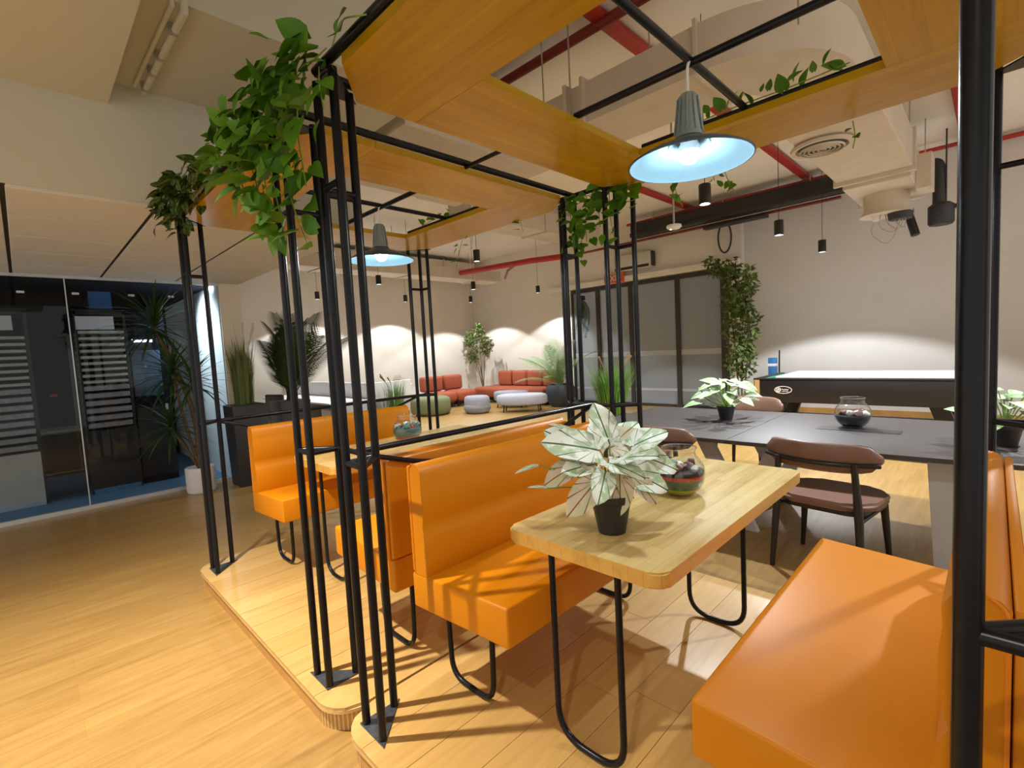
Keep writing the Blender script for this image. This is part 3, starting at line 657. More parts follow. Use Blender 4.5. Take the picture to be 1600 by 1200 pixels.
ch = chair_proto(); ch.location = (3.085, 2.79, 0); ch.rotation_euler = (0, 0, math.radians(-8)); ch.scale = (1.2, 1.1, 1.05); ch['label'] = 'brown leather dining chair with black legs, nearest the viewer at the charcoal table'; ch['group'] = 'dining chairs at the charcoal table'
for x, y, rz, lab in ((1.93, 2.86, -4, 'brown leather dining chair behind the caladium, left end of charcoal table'), (1.95, 4.55, 176, 'brown leather dining chair on the far side of the charcoal table')):
    c = copy_tree(ch); c.location = (x, y, 0); c.rotation_euler = (0, 0, math.radians(rz)); c['label'] = lab

# ================================================================== pool table
t = thing('pool_table', 'black pool table with white top boards against the grey wall', 'pool table', (2.36, 8.0, 0))
boxo('side', (-1.27, -.52, .46), (1.27, -.46, .82), M['poolside'], t, .012); boxo('side', (-1.27, .76, .46), (1.27, .82, .82), M['poolside'], t, .012); boxo('end_panel', (-1.27, -.46, .46), (-1.21, .76, .82), M['poolside'], t, .012); boxo('end_panel', (1.21, -.46, .46), (1.27, .76, .82), M['poolside'], t, .012)
boxo('corner_cap', (-1.285, -.53, .46), (-1.20, -.515, .815), M['tan'], t, .004, 1); boxo('corner_cap', (-1.295, -.53, .46), (-1.27, -.40, .815), M['tan'], t, .004, 1)
boxo('cloth_bed', (-1.21, -.46, .74), (1.21, .76, .78), M['green'], t); boxo('cushion', (-1.20, -.46, .78), (-1.10, .76, .825), M['green'], t, .015); boxo('rail_cap', (-1.29, -.54, .815), (1.29, -.47, .84), M['black'], t, .01)
boxo('rail_cap', (-1.29, -.47, .815), (-1.20, .82, .835), M['black'], t, .01)
for x0, x1 in ((-.98, .13), (.134, 1.24)): boxo('top_board', (x0, -.47, .838), (x1, .80, .862), M['white'], t, .004, 1)
for x in (-.95, .95):
    for y in (-.30, .6):
        b = box(B(), (-.10, -.06, 0), (.10, .06, .46))
        for v in b.verts: v.co.x += x - (1 if x < 0 else -1) * .16 * (1 - v.co.z / .46); v.co.y += y
        finish('leg', b, M['poolside'], t, 0)
boxo('stretcher', (-.9, .1, .12), (.9, .16, .22), M['poolside'], t)
lg = finish('emblem', tube(B(), [(-.86 + .12 * math.cos(a * PI / 16), -.523, .655 + .055 * math.sin(a * PI / 16)) for a in range(32)], .006, 4, True), M['paleprint'], t, 60)
finish('emblem_ball', tube(B(), [(-.925 + .03 * math.cos(a * PI / 8), -.523, .655 + .03 * math.sin(a * PI / 8)) for a in range(16)], .007, 4, True), M['paleprint'], lg, 60)
for k in range(5): tubeo('emblem_star', [(-.925, -.523, .655), (-.925 + .024 * math.cos(k * PI * .4 + PI / 2), -.523, .655 + .024 * math.sin(k * PI * .4 + PI / 2))], .005, M['paleprint'], lg, 4)
tubeo('emblem_script', [(-.88 + k * .008, -.523, .66 + .012 * math.sin(k * 1.7)) for k in range(13)], .005, M['paleprint'], lg, 4)
tubeo('emblem_script', [(-.88, -.523, .632), (-.79, -.523, .632)], .004, M['paleprint'], lg, 4)
t = thing('game_box', 'tall blue box with a thin black rod beside the pool table', 'box', (.80, 9.35, 0)); boxo('tall_box', (-.07, -.05, 0), (.07, .05, 1.08), M['blue'], t, .01); boxo('white_band', (-.072, -.052, .92), (.072, .052, .97), M['white'], t); boxo('red_band', (-.072, -.052, .3), (.072, .052, .42), M['exit'], t); tubeo('rod', [(.1, 0, 0), (.12, 0, 1.22)], .014, M['black'], t, 8); boxo('low_box', (-.35, -.12, 0), (-.08, .12, .45), M['planter'], t, .01)

# ================================================================== lounge: rust sofas, ottomans
def pad(name, a, b_, mat, parent, bev=.06): return boxo(name, a, b_, mat, parent, bev, 4)
t = thing('corner_sofa', 'rust fabric sofa with four back cushions under the bright wall', 'sofa', (-5.55, 9.1, 0))
pad('seat', (-1.60, -.55, .16), (1.15, .42, .44), M['rust'], t, .09)
for k in range(4): o_ = pad('back_cushion', (-1.22 + k * .59, .12, .44), (-1.22 + k * .59 + .55, .42, .88), M['rust'], t, .07)
boxo('base', (-1.45, -.35, .05), (1.0, .35, .17), M['black'], t)
for x in (-1.35, .95):
    for y in (-.4, .3): tubeo('leg', [(x, y, 0), (x, y, .17)], .02, M['black'], t, 8)
for y, lab in ((7.22, 'rust fabric lounge seat left of the corner tree, beside the green ottoman'), (7.93, 'rust fabric lounge seat right next to the corner tree')):
    t = thing('lounge_seat', lab, 'sofa', (-7.1, y, 0), 0, 'single rust lounge seats')
    pad('seat', (-.35, -.34, .14), (.50, .34, .44), M['rust'], t, .12); pad('back_cushion', (-.42, -.33, .44), (-.14, .33, .86), M['rust'], t, .07); boxo('base', (-.3, -.3, .05), (.35, .3, .15), M['black'], t)
    for x in (-.25, .3):
        for yy in (-.25, .25): tubeo('leg', [(x, yy, 0), (x, yy, .15)], .018, M['black'], t, 8)
def pouf(name, loc, rx, ry, h, mat, label, base=0, rz=0):
    t = thing(name, label, 'ottoman', loc, rz); b = B(); prof = [(0, 0), (.82, 0), (.93, .03), (1, .16), (1, .75), (.95, .92), (.82, .99), (0, 1)]
    lathe(b, prof, 32)
    for v in b.verts: v.co = Vector((v.co.x * rx, v.co.y * ry, base + v.co.z * (h - base)))
    finish('cushion', b, mat, t, 50); latheo('base', [(0, base - .02), (.8 * min(rx, ry), base - .02), (.8 * min(rx, ry), base + .02)], M['greyd'], t, 24) if not base else None
    return t
pouf('round_ottoman', (-6.1, 6.25, .02), .52, .48, .42, M['sage'], 'big sage green round ottoman before the rust seats')
p_ = pouf('round_stool', (-5.15, 6.95, .02), .33, .30, .40, M['greyf'], 'small grey round stool left of the pale oval bench'); latheo('dark_band', [(.305, .03), (.332, .08), (.332, .16), (.30, .20)], M['greyd'], p_, 28)
def ovalb(loc, lab, rz, s=1):
    t = pouf('oval_bench', loc, .62 * s, .34 * s, .43, M['palef'] if s == 1 else M['greyf'], lab, .17, rz)
    for x in (-.40, .40):
        for y in (-.17, .17): tubeo('leg', [(x * s * 1.08, y * s * 1.1, 0), (x * s, y * s, .19)], .016, M['black'], t, 8)
ovalb((-4.25, 7.6, 0), 'pale grey oval bench on short legs before the long rust sofa', math.radians(35)); ovalb((-5.1, 8.1, 0), 'grey oval bench half hidden behind the pale oval bench', math.radians(20), .8)
# white desks and office chair on the left
def desk(lab, y0, y1, yb, end):
    t = thing('white_desk', lab, 'desk', (-5.9, (y0 + y1) / 2, 0)); c = (y0 + y1) / 2; q = yb - c; lo, hi = y0 - c, y1 - c
    boxo('desktop', (-1.68, lo, .705), (1.62, hi, .74), M['white'], t, .006, 1)
    for x0, x1 in ((-1.66, -.01), (.01, 1.65)): boxo('screen_panel', (x0, q - .015, .742), (x1, q + .015, 1.03), M['white'], t, .006, 1)
    if end: boxo('screen_panel', (1.62, lo, .742), (1.65, hi, 1.03), M['white'], t, .006, 1)
    for x in (-1.64, -.02, 1.58): boxo('side_panel', (x, lo + .04, 0), (x + .03, hi - .04, .705), M['pgrey'], t)
    boxo('drawer_unit', (1.0, lo + .12, .04), (1.4, hi - .12, .6), M['white'], t, .008, 1); boxo('modesty_panel', (-1.6, q - .008, .2), (1.6, q + .008, .705), M['grey'], t)
desk('long white desk with low screens, near side behind the farthest orange bench', 2.85, 3.60, 3.615, False)
desk('long white desk with low screens, far side with an end screen', 3.68, 4.50, 3.665, True)
t = thing('office_chair', 'black office chair tucked at the white desk beside the palm', 'chair', (-4.55, 2.3, 0), math.radians(15)); pad('seat', (-.24, -.24, .44), (.24, .24, .52), M['black'], t, .03); pad('backrest', (-.22, -.30, .56), (.22, -.24, .98), M['black'], t, .025); tubeo('column', [(0, 0, .1), (0, 0, .45)], .025, M['black'], t); pad('armrest', (-.30, -.15, .64), (-.25, .15, .68), M['black'], t, .015); pad('armrest', (.25, -.15, .64), (.30, .15, .68), M['black'], t, .015)
for k in range(5): a = k * PI * .4; tubeo('leg', [(0, 0, .1), (.28 * math.cos(a), .28 * math.sin(a), .045)], .02, M['black'], t, 8); latheo('castor', [(0, 0), (.025, .01), (.025, .04), (0, .05)], M['black'], t, 10, (.28 * math.cos(a), .28 * math.sin(a), 0))
t = thing('round_table', 'small round white table with thin legs behind the green ottoman', 'table', (-7.2, 5.95, 0)); latheo('tabletop', [(0, .73), (.42, .73), (.43, .742), (.42, .755), (0, .755)], M['white'], t, 36)
for k in range(4): a = k * PI / 2 + .5; tubeo('leg', [(.30 * math.cos(a), .30 * math.sin(a), 0), (.16 * math.cos(a), .16 * math.sin(a), .73)], .012, M['metal'], t, 8)

# ================================================================== glass globes
def globe(loc, r, label, layers, stones, neck=.035, ptop=.70):
    t = thing('glass_globe', label, 'terrarium', loc, group='glass globe terrariums'); n = 16; a0 = -PI / 2 + .55; a1 = PI / 2 - .72
    prof = [(0, .002)] + [(r * math.cos(a0 + (a1 - a0) * k / n), r * .95 * (math.sin(a0 + (a1 - a0) * k / n) - math.sin(a0)) + .002) for k in range(n + 1)]
    zt = prof[-1][1]; rn = prof[-1][0]; prof += [(rn - .004, zt + neck * .5), (rn + .002, zt + neck)]
    inner = [(max(0, q - .003), z + .002) for q, z in prof[:-1]] + [(prof[-1][0] - .003, prof[-1][1])]
    b = lathe(B(), prof, 36); lathe(b, inner[::-1], 36); finish('bowl', b, M['glass'], t, 60)
    finish('rim', tube(B(), [((rn + .001) * math.cos(k * PI / 18), (rn + .001) * math.sin(k * PI / 18), zt + neck) for k in range(36)], .003, 6, True), M['rim'], t, 60)
    def rad(z): return math.sqrt(max(0, r * r - ((z - .002) / .95 + r * math.sin(a0)) ** 2)) - .006
    zz = .008
    for nm, h, mt in layers:
        pts = [(0, zz)] + [(max(.01, rad(zz + h * k / 5)), zz + h * k / 5) for k in range(6)] + [(0, zz + h)]
        latheo(nm, pts, mt, t, 28); zz += h
    for k in range(stones[0]):
        rr = rad(zz) * .80 * math.sqrt(random.random()); a = random.random() * 2 * PI; sz = r * random.uniform(.12, .24)
        b = B(); bmesh.ops.create_icosphere(b, subdivisions=1, radius=sz)
        for v in b.verts: v.co = Vector((v.co.x * random.uniform(.8, 1.2), v.co.y * random.uniform(.8, 1.2), v.co.z * .7)) + Vector((rr * math.cos(a), rr * math.sin(a), zz + sz * random.uniform(.3, 1.3)))
        finish('pebble', b, random.choice(stones[1]), t, 60)
    return t, zz
sand = lambda n, c: plain(n, c, .9, vary=.3, scale=90)
S_y, S_g, S_r, S_k, S_w, S_t = sand('yellow_sand', (.55, .50, .02)), sand('green_sand', (.03, .09, .05)), sand('red_sand', (.45, .03, .025)), sand('black_sand', (.012, .012, .016)), sand('white_sand', (.6, .55, .45)), sand('teal_sand', (.06, .13, .13))
P_t, P_w, P_b, P_m = plain('terracotta_pebble', (.38, .14, .09), .6), plain('white_pebble', (.7, .72, .72), .5), plain('teal_pebble', (.10, .30, .27), .5), plain('maroon_pebble', (.10, .03, .03), .6)
TT = HP + .7565
globe((2.877, 1.118, TT), .105, 'round glass globe with yellow, green and red sand layers beside the caladium', [('yellow_sand', .022, S_y), ('green_sand', .042, S_g), ('red_sand', .016, S_r), ('dark_sand', .014, S_k)], (26, [P_t, P_t, P_w, P_m, P_b]))
globe((.72, 1.17, TT), .108, 'round glass globe with grey sand and teal pebbles on the farther booth table', [('white_sand', .022, S_w), ('red_sand', .018, S_r), ('dark_sand', .06, S_t)], (26, [P_t, P_w, P_b, P_b]))
globe((3.03, 3.80, .7535), .125, 'round glass globe with black sand on the charcoal meeting table', [('black_sand', .085, S_k)], (34, [P_m, P_m, P_w]), .04)
globe((-7.15, 6.02, .7555), .13, 'dark filled glass globe on the small round white table', [('black_sand', .07, S_k)], (16, [P_m, P_t]))

# ================================================================== plants
def leaf_mesh(name, l, w, mat, shape='heart', rows=7, droop=.25, fold=.18, wavy=0, cols=2):
    """leaf in local +y, normal +z; (2*cols+1) verts per row"""
    me = bpy.data.meshes.new(name); V, Fs, UV = [], [], []
    def hw(t):
        if shape == 'heart': return math.sin(PI * min(1, (t * .92 + .10)) ** .72) ** .8 * (1 if t > 0 else .55)
        if shape == 'ovate': return max(.04, math.sin(PI * t ** .85) ** .9)
        if shape == 'arrow': return max(.02, (1 - t) ** .75 * (.62 + 1.1 * t) * (1.0 if t > .12 else .86))
        return max(.03, (1 - t) ** .6 * (.35 + t * 1.6 if t < .4 else 1))
    n = 2 * cols + 1
    for i in range(rows + 1):
        t = i / rows; h = hw(t) * w / 2
        for k in range(n):
            u = (k - cols) / cols; y = l * t
            if shape in ('heart', 'arrow') and i == 0: y -= l * .16 * abs(u)
            z = -droop * l * t * t - fold * h * abs(u) * (1 if cols == 1 else abs(u) * .6 + .4) * -1
            if wavy: z += wavy * l * math.sin(t * 9 + u * 2) * abs(u)
            V.append((u * h, y, z)); UV.append((.5 + u * .5 * min(1, hw(t)), .18 + .82 * t - (.16 * abs(u) if i == 0 else 0)))
    for i in range(rows):
        for k in range(n - 1):
            a = i * n + k; Fs.append((a, a + 1, a + n + 1, a + n))
    me.from_pydata(V, [], Fs); uvl = me.uv_layers.new(name='uv')
    for lp in me.loops: uvl.data[lp.index].uv = UV[lp.vertex_index]
    for p in me.polygons: p.use_smooth = True
    me.materials.append(mat); return me
def orient(loc, d, nrm, s=1, roll=0):
    d = Vector(d).normalized(); n = Vector(nrm); n = (n - d * n.dot(d)); n = n.normalized() if n.length > 1e-4 else d.orthogonal().normalized()
    x = d.cross(n); Mx = Matrix(((x.x, d.x, n.x, loc[0]), (x.y, d.y, n.y, loc[1]), (x.z, d.z, n.z, loc[2]), (0, 0, 0, 1)))
    return Mx @ Matrix.Rotation(roll, 4, 'Y') @ Matrix.Scale(s, 4)
def add_leaf(name, me, Mx, parent):
    o = bpy.data.objects.new(name, me); link(o, parent); o.matrix_local = Mx; return o
rnd = random.uniform
def rv(s=1): return Vector((rnd(-1, 1), rnd(-1, 1), rnd(-1, 1))) * s
CAMDIR = Vector((.6, -.75, .1))
# ---- vines ---------------------------------------------------------------
POT = [leaf_mesh('pothos_leaf', .105, .085, M['pothos'], 'heart', 6, .22, .22), leaf_mesh('pothos_leaf', .085, .066, M['pothos'], 'heart', 6, .35, .2), leaf_mesh('pothos_leaf', .07, .05, M['pothos'], 'heart', 6, .1, .3)]
VAR = [leaf_mesh('vine_leaf', .062, .046, M['vari'], 'ovate', 5, .2, .25), leaf_mesh('vine_leaf', .05, .036, M['vari'], 'ovate', 5, .3, .2)]
def vine(name, label, strands, leaves, dens, size=1, outw=(0, -1, 0), group=None, spread=.05, up=.0):
    """strands: polylines in world space; leaves are single objects hanging off the strand"""
    base = Vector(strands[0][0]); t = thing(name, label, 'vine', base, group=group)
    ow = Vector(outw)
    for pts in strands:
        P = fillet([Vector(p) - base for p in pts], .15, 5); tubeo('stem', P, .0025, M['stem'], t, 5)
        seglen = [(P[i + 1] - P[i]).length for i in range(len(P) - 1)]; tot = sum(seglen); n = max(2, int(tot * dens))
        for k in range(n):
            s = (k + rnd(.1, .9)) / n * tot; i = 0
            while i < len(seglen) - 1 and s > seglen[i]: s -= seglen[i]; i += 1
            p = P[i].lerp(P[i + 1], min(1, s / max(1e-6, seglen[i])))
            d = ow * rnd(.1, .8) + Vector((rnd(-.9, .9), rnd(-.5, .3), rnd(-1.0, .35) + up)); off = rv(spread) + ow * rnd(0, spread); off.z += up * .004
            nr = ow * rnd(.3, 1) + Vector((rnd(-.4, .4), rnd(-.3, .3), rnd(.1, .9)))
            add_leaf('leaf', random.choice(leaves), orient(p + off, d, nr, size * rnd(.75, 1.2)), t)
    return t
T0 = 2.50
vine('hanging_vine', 'dark variegated vine along the far canopy edge by the glass partition', [[(.02, -.02, 2.44), (.10, -.03, 2.50), (.45, -.03, 2.54), (.95, -.02, 2.52)], [(.06, -.03, 2.50), (.30, -.05, 2.56), (.60, -.03, 2.55)], [(.0, -.02, 2.47), (.12, -.02, 2.43), (.2, .02, 2.40)], [(.2, -.04, 2.52), (.4, -.04, 2.54), (.55, -.02, 2.50)]], VAR, 78, 1.6, spread=.07)
vine('hanging_vine', 'bright green pothos vine heaped over the middle canopy corner and trailing down the posts',
     [[(1.0, -.03, 2.50), (1.35, -.04, 2.51), (1.7, -.05, 2.50), (2.0, -.05, 2.50), (2.3, -.04, 2.50)], [(1.35, -.05, 2.53), (1.65, -.07, 2.53), (1.95, -.06, 2.52), (2.2, -.05, 2.54)], [(1.55, -.05, 2.47), (1.75, -.07, 2.44), (1.98, -.06, 2.43)],
      [(1.35, -.05, 2.46), (1.40, -.08, 2.36), (1.44, -.07, 2.26)], [(1.60, -.05, 2.46), (1.65, -.08, 2.33), (1.70, -.07, 2.18)], [(1.80, -.05, 2.46), (1.86, -.09, 2.33), (1.92, -.09, 2.12), (1.95, -.08, 1.96)], [(1.9, -.05, 2.46), (1.98, -.08, 2.28), (2.06, -.09, 2.05), (2.14, -.08, 1.90)],
      [(2.0, -.05, 2.48), (2.03, -.08, 2.36), (2.06, -.07, 2.18)], [(1.72, -.05, 2.46), (1.77, -.08, 2.3), (1.80, -.07, 2.1)], [(2.1, -.05, 2.46), (2.12, -.08, 2.3), (2.16, -.08, 2.1)], [(2.22, -.03, 2.48), (2.25, -.05, 2.40), (2.27, -.05, 2.32)], [(1.48, -.05, 2.47), (1.52, -.08, 2.3), (1.55, -.08, 2.22)]], POT, 50, .95, spread=.055)
vine('hanging_vine', 'single pothos sprig over the near canopy edge at the top', [[(2.32, -.03, 2.50), (2.40, -.04, 2.54), (2.52, -.02, 2.50)]], POT, 14, .8, spread=.02)
vine('hanging_vine', 'pothos vine hanging between the two back posts behind the lamp', [[(1.82, 1.84, 2.46), (1.84, 1.80, 2.30), (1.86, 1.80, 2.12)], [(1.86, 1.85, 2.48), (2.0, 1.83, 2.46), (2.13, 1.82, 2.48), (2.3, 1.84, 2.44)], [(1.95, 1.84, 2.47), (1.96, 1.80, 2.33), (1.97, 1.79, 2.17)], [(2.04, 1.84, 2.46), (2.06, 1.80, 2.34), (2.07, 1.8, 2.24)], [(2.13, 1.82, 2.46), (2.15, 1.79, 2.28), (2.17, 1.79, 2.16)], [(2.21, 1.83, 2.44), (2.25, 1.80, 2.34), (2.33, 1.82, 2.36)], [(1.90, 1.83, 2.40), (1.92, 1.80, 2.2), (1.93, 1.8, 2.08)]], POT, 44, .82, outw=(.3, -.8, 0), spread=.045)
vine('hanging_vine', 'few dark leaves standing along the inner far edge of the near canopy', [[(2.75, 1.50, 2.51), (2.95, 1.51, 2.53), (3.2, 1.50, 2.52), (3.42, 1.50, 2.53)]], POT, 30, .62, up=1.4, spread=.02)
vine('hanging_vine', 'small leaf sprig hanging right of the large enamel lamp', [[(2.78, 1.90, 2.46), (2.80, 1.91, 2.36), (2.84, 1.92, 2.27)], [(2.72, 1.9, 2.46), (2.74, 1.9, 2.36)]], POT, 30, .6, spread=.03)
vine('hanging_vine', 'small leaf sprig hanging just below the large enamel lamp rim', [[(2.50, 1.90, 2.46), (2.52, 1.91, 2.34), (2.55, 1.92, 2.27)]], POT, 34, .7, spread=.035)
vine('hanging_vine', 'tiny two leaf sprig under the near canopy left of the big post', [[(3.36, 1.9, 2.45), (3.37, 1.9, 2.38), (3.36, 1.9, 2.33)]], POT, 22, .6, spread=.01)
vine('hanging_vine', 'dark leaves along the inner far edge of the farther canopy', [[(.62, 1.49, 2.51), (.8, 1.50, 2.53), (1.02, 1.50, 2.52)]], POT, 26, .55, up=1.2, spread=.02)
vine('hanging_vine', 'dark leaf sprigs hanging below the far edge of the farther canopy', [[(.62, 1.90, 2.45), (.55, 1.91, 2.36), (.50, 1.92, 2.25)], [(.75, 1.9, 2.46), (.72, 1.91, 2.36)], [(1.3, 1.9, 2.46), (1.31, 1.91, 2.38)]], POT, 24, .62, spread=.03)
# ---- caladium on the near table -----------------------------------------
def pot(t, r0, r1, h, mat):
    pt_ = latheo('pot', [(0, 0), (r0, 0), (r0 + (r1 - r0) * .8, h * .80), (r1, h * .82), (r1 + .002, h), (r1 - .006, h), (r1 - .012, h * .86), (r0, .02), (0, .02)], mat, t, 28)
    latheo('soil', [(0, h * .88), (r1 - .014, h * .86)], M['soil'], pt_, 20)
CR = Vector((.71, .704, 0)); CU = Vector((0, 0, 1)); CF = Vector((-.704, .71, 0))
CAL = [leaf_mesh('caladium_leaf', .175, .16, M['calad'], 'arrow', 9, .16, .18, .035, 3), leaf_mesh('caladium_leaf', .16, .14, M['caladp'], 'arrow', 9, .25, .15, .03, 3), leaf_mesh('curled_leaf', .075, .02, M['calad'], 'blade', 6, .1, 1.4)]
t = thing('potted_caladium', 'potted caladium with white veined leaves in a black pot on the near table', 'plant', (2.885, .585, TT)); pot(t, .047, .072, .135, M['black'])
def cal(zx, zy, depth, dx, dy, dd, k, s=1, face=.7):
    k_ = .000445; p = CR * ((zx - 780) * k_) + CU * (.135 + (670 - zy) * k_) + CF * depth
    d = CR * dx + CU * dy + CF * dd; n = CF * -face + CU * (1 - face * .4) + rv(.12)
    add_leaf('leaf', CAL[k], orient(p, d, n, s), t)
    q = Vector((rnd(-.02, .02), rnd(-.02, .02), .115)); tubeo('leaf_stem', fillet([q, q.lerp(p, .5) + Vector((0, 0, .025)), p], .06, 4), .0025, M['stem'], t, 5)
cal(700, 330, .0, -1, .30, -.1, 0, 1.15, .75); cal(800, 300, .03, -.25, 1, .2, 0, .9, .9); cal(800, 350, .06, 1, .38, .2, 1, 1.1, .75); cal(560, 410, -.02, -1, -.35, -.1, 1, .95, .7); cal(650, 520, -.07, -.75, -.65, -.4, 1, .95, .9)
cal(830, 480, -.05, -.05, -1, -.3, 1, .9, .95); cal(760, 410, -.04, .65, -.12, -.6, 0, .75, .45); cal(880, 470, -.02, 1, -.45, -.2, 0, .95, .8); cal(1020, 400, .03, 1, -.35, .1, 0, .95, .7); cal(900, 410, .08, .6, .2, .7, 1, .9, .8); cal(740, 300, .08, .3, .5, .8, 0, .9, .7); cal(620, 380, .08, -.9, .2, .5, 0, .85, .7); cal(980, 340, .05, .9, .4, .1, 0, .85, .6)
cal(660, 440, .0, -.8, .1, -.6, 0, .8, .6); cal(860, 390, -.03, .5, .3, -.7, 0, .85, .6); cal(720, 470, -.06, -.3, -.5, -.7, 0, .7, .7); cal(930, 520, -.04, .7, -.7, -.3, 1, .75, .8); cal(870, 330, .1, .8, .6, .4, 0, .8, .7); cal(600, 340, .04, -.8, .5, .1, 0, .9, .75)
cal(230, 425, .0, -1, -.25, 0, 2, 1.2); cal(280, 590, -.03, -1, .15, 0, 2, .9); cal(520, 200, .05, -1, .45, 0, 2, 1.3)
for k in range(26):
    a = k * 2.4; r = rnd(.01, .05); q = Vector((r * math.cos(a), r * math.sin(a), .115)); e = q + Vector((math.cos(a) * rnd(.02, .08), math.sin(a) * rnd(.02, .08), rnd(.01, .12))); tubeo('tendril', fillet([q, q.lerp(e, .6) + Vector((0, 0, .04)), e], .05, 3), .0022, M['stem'], t, 4)
# ---- variegated table plants --------------------------------------------
VP = [leaf_mesh('variegated_leaf', .14, .09, M['varip'], 'heart', 6, .3, .2), leaf_mesh('variegated_leaf', .11, .075, M['varip'], 'heart', 6, .2, .25)]
def table_plant(loc, label, n, spread, h, mats):
    t = thing('potted_foliage', label, 'plant', loc); pot(t, .055, .08, .13, M['black'])
    for k in range(n):
        a = k * 2.4 + rnd(-.3, .3); r = spread * math.sqrt((k + .5) / n); z = .15 + h * (1 - (k / n) ** 1.5) * rnd(.7, 1.05)
        p = Vector((r * .75 * math.cos(a), r * .75 * math.sin(a), z)); d = Vector((math.cos(a), math.sin(a), rnd(-.35, .5))); add_leaf('leaf', random.choice(mats), orient(p, d, Vector((0, 0, 1)) + CAMDIR * .5 + rv(.25), rnd(.8, 1.25)), t)
        tubeo('leaf_stem', [(0, 0, .11), (p.x * .5, p.y * .5, z * .75), p], .003, M['stem'], t, 4)
table_plant((2.05, 3.78, .7505), 'potted variegated green and white plant on the charcoal table', 34, .30, .24, VP)
table_plant((3.88, 3.45, .7505), 'potted green plant at the right end of the charcoal table', 30, .26, .20, [leaf_mesh('green_leaf', .12, .08, M['pothos'], 'heart', 6, .3, .2), VP[1]])
# ---- palms ---------------------------------------------------------------
def frond_mesh(l, n, w, mat, droop=.5, lw=.011):
    b = B()
    def P(t): return Vector((0, l * t * (1 - .15 * t), l * (.0 + .25 * t - droop * t * t)))
    for i in range(n):
        t = .14 + .86 * i / n; p = P(t); q = P(min(1, t + .02)); d = (q - p).normalized()
        ll = w * math.sin(PI * (t * .82 + .13)) ** .7
        for s in (-1, 1):
            tip = p + Vector((s * ll * .8, 0, -ll * .22)) + d * ll * .55; m = p.lerp(tip, .45) + Vector((0, 0, ll * .08)); e = d * lw * .5
            b.faces.new([b.verts.new(c) for c in (p - e, m - e * 1.3, tip, m + e * 1.3, p + e)])
    tube(b, [P(k / 8) for k in range(9)], [.009 - .0075 * k / 8 for k in range(9)], 5)
    me = bpy.data.meshes.new('frond'); b.to_mesh(me); b.free(); me.materials.append(mat); return me
def palm(name, loc, label, n, l, mat, pot_fn, base_z, tilt=(25, 80), droop=.5, w=.32, leafn=30, ay=0):
    t = thing(name, label, 'plant', loc); pot_fn(t); fm = [frond_mesh(l, leafn, w, mat, droop), frond_mesh(l * .85, leafn, w * .9, mat, droop * 1.2)]
    for k in range(n):
        a = k * 2.4 + rnd(-.2, .2); e = math.radians(tilt[0] + (tilt[1] - tilt[0]) * (1 - k / max(1, n - 1)))
        d = Vector((math.cos(a) * math.cos(e), math.sin(a) * math.cos(e), math.sin(e))); up = Vector((-math.cos(a) * math.sin(e), -math.sin(a) * math.sin(e), math.cos(e)))
        if ay * d.y < 0: d.y *= -.15; d.normalize()
        add_leaf('frond', random.choice(fm), orient(Vector((math.cos(a) * .04, math.sin(a) * .04, base_z)), d, up, rnd(.85, 1.1)), t)
    return t
def tall_planter(w, d, h, mat=None):
    def f(t):
        b = box(B(), (-w / 2, -d / 2, 0), (w / 2, d / 2, h), .012, 2)
        for v in b.verts: k = 1 - .12 * (1 - v.co.z / h); v.co.x *= k; v.co.y *= k
        finish('planter', b, mat or M['planter'], t, 40); boxo('soil', (-w / 2 + .03, -d / 2 + .03, h - .01), (w / 2 - .03, d / 2 - .03, h + .004), M['soil'], t)
    return f
palm('potted_palm', (-3.30, 1.84, 0), 'tall dark areca palm behind the grass planter on the left', 17, 1.45, M['palm'], tall_planter(.42, .42, .95), .95, (46, 90), .32, .36, 52, 1)
def bowl_pot(t): latheo('pot', [(0, 0), (.24, 0), (.33, .12), (.38, .30), (.36, .48), (.32, .56), (.29, .55), (.30, .45), (.0, .42)], M['planter'], t, 32); latheo('soil', [(0, .46), (.30, .45)], M['soil'], t, 24)
palm('potted_palm', (-3.98, 8.75, 0), 'bright green palm in a round charcoal pot beside the rust sofa', 13, 1.45, M['palmb'], bowl_pot, .5, (25, 85), .42, .36, 34, -1)
palm('potted_fern', (-7.84, 3.75, .45), 'bushy green fern standing behind the white desks', 18, .46, M['ficus'], lambda t: (latheo('pot', [(0, -.45), (.18, -.45), (.22, .42), (.2, .42), (0, .38)], M['white'], t, 24)), .42, (55, 88), .35, .16, 22)
t = thing('hanging_fern', 'dark drooping fern tuft high beside the left edge of the glass wall', 'plant', (-3.72, 9.40, 2.72)); fm = frond_mesh(.95, 26, .16, M['palm'], .9)
for k in range(12): a = k * 2.4; add_leaf('frond', fm, orient((0, 0, 0), (math.cos(a) * .28, math.sin(a) * .22, -.9 + (k % 3) * .3), (math.cos(a), math.sin(a), .3), rnd(.8, 1.1)), t)
boxo('wall_bracket', (-.04, -.04, -.05), (.04, .16, .06), M['planter'], t, .01)
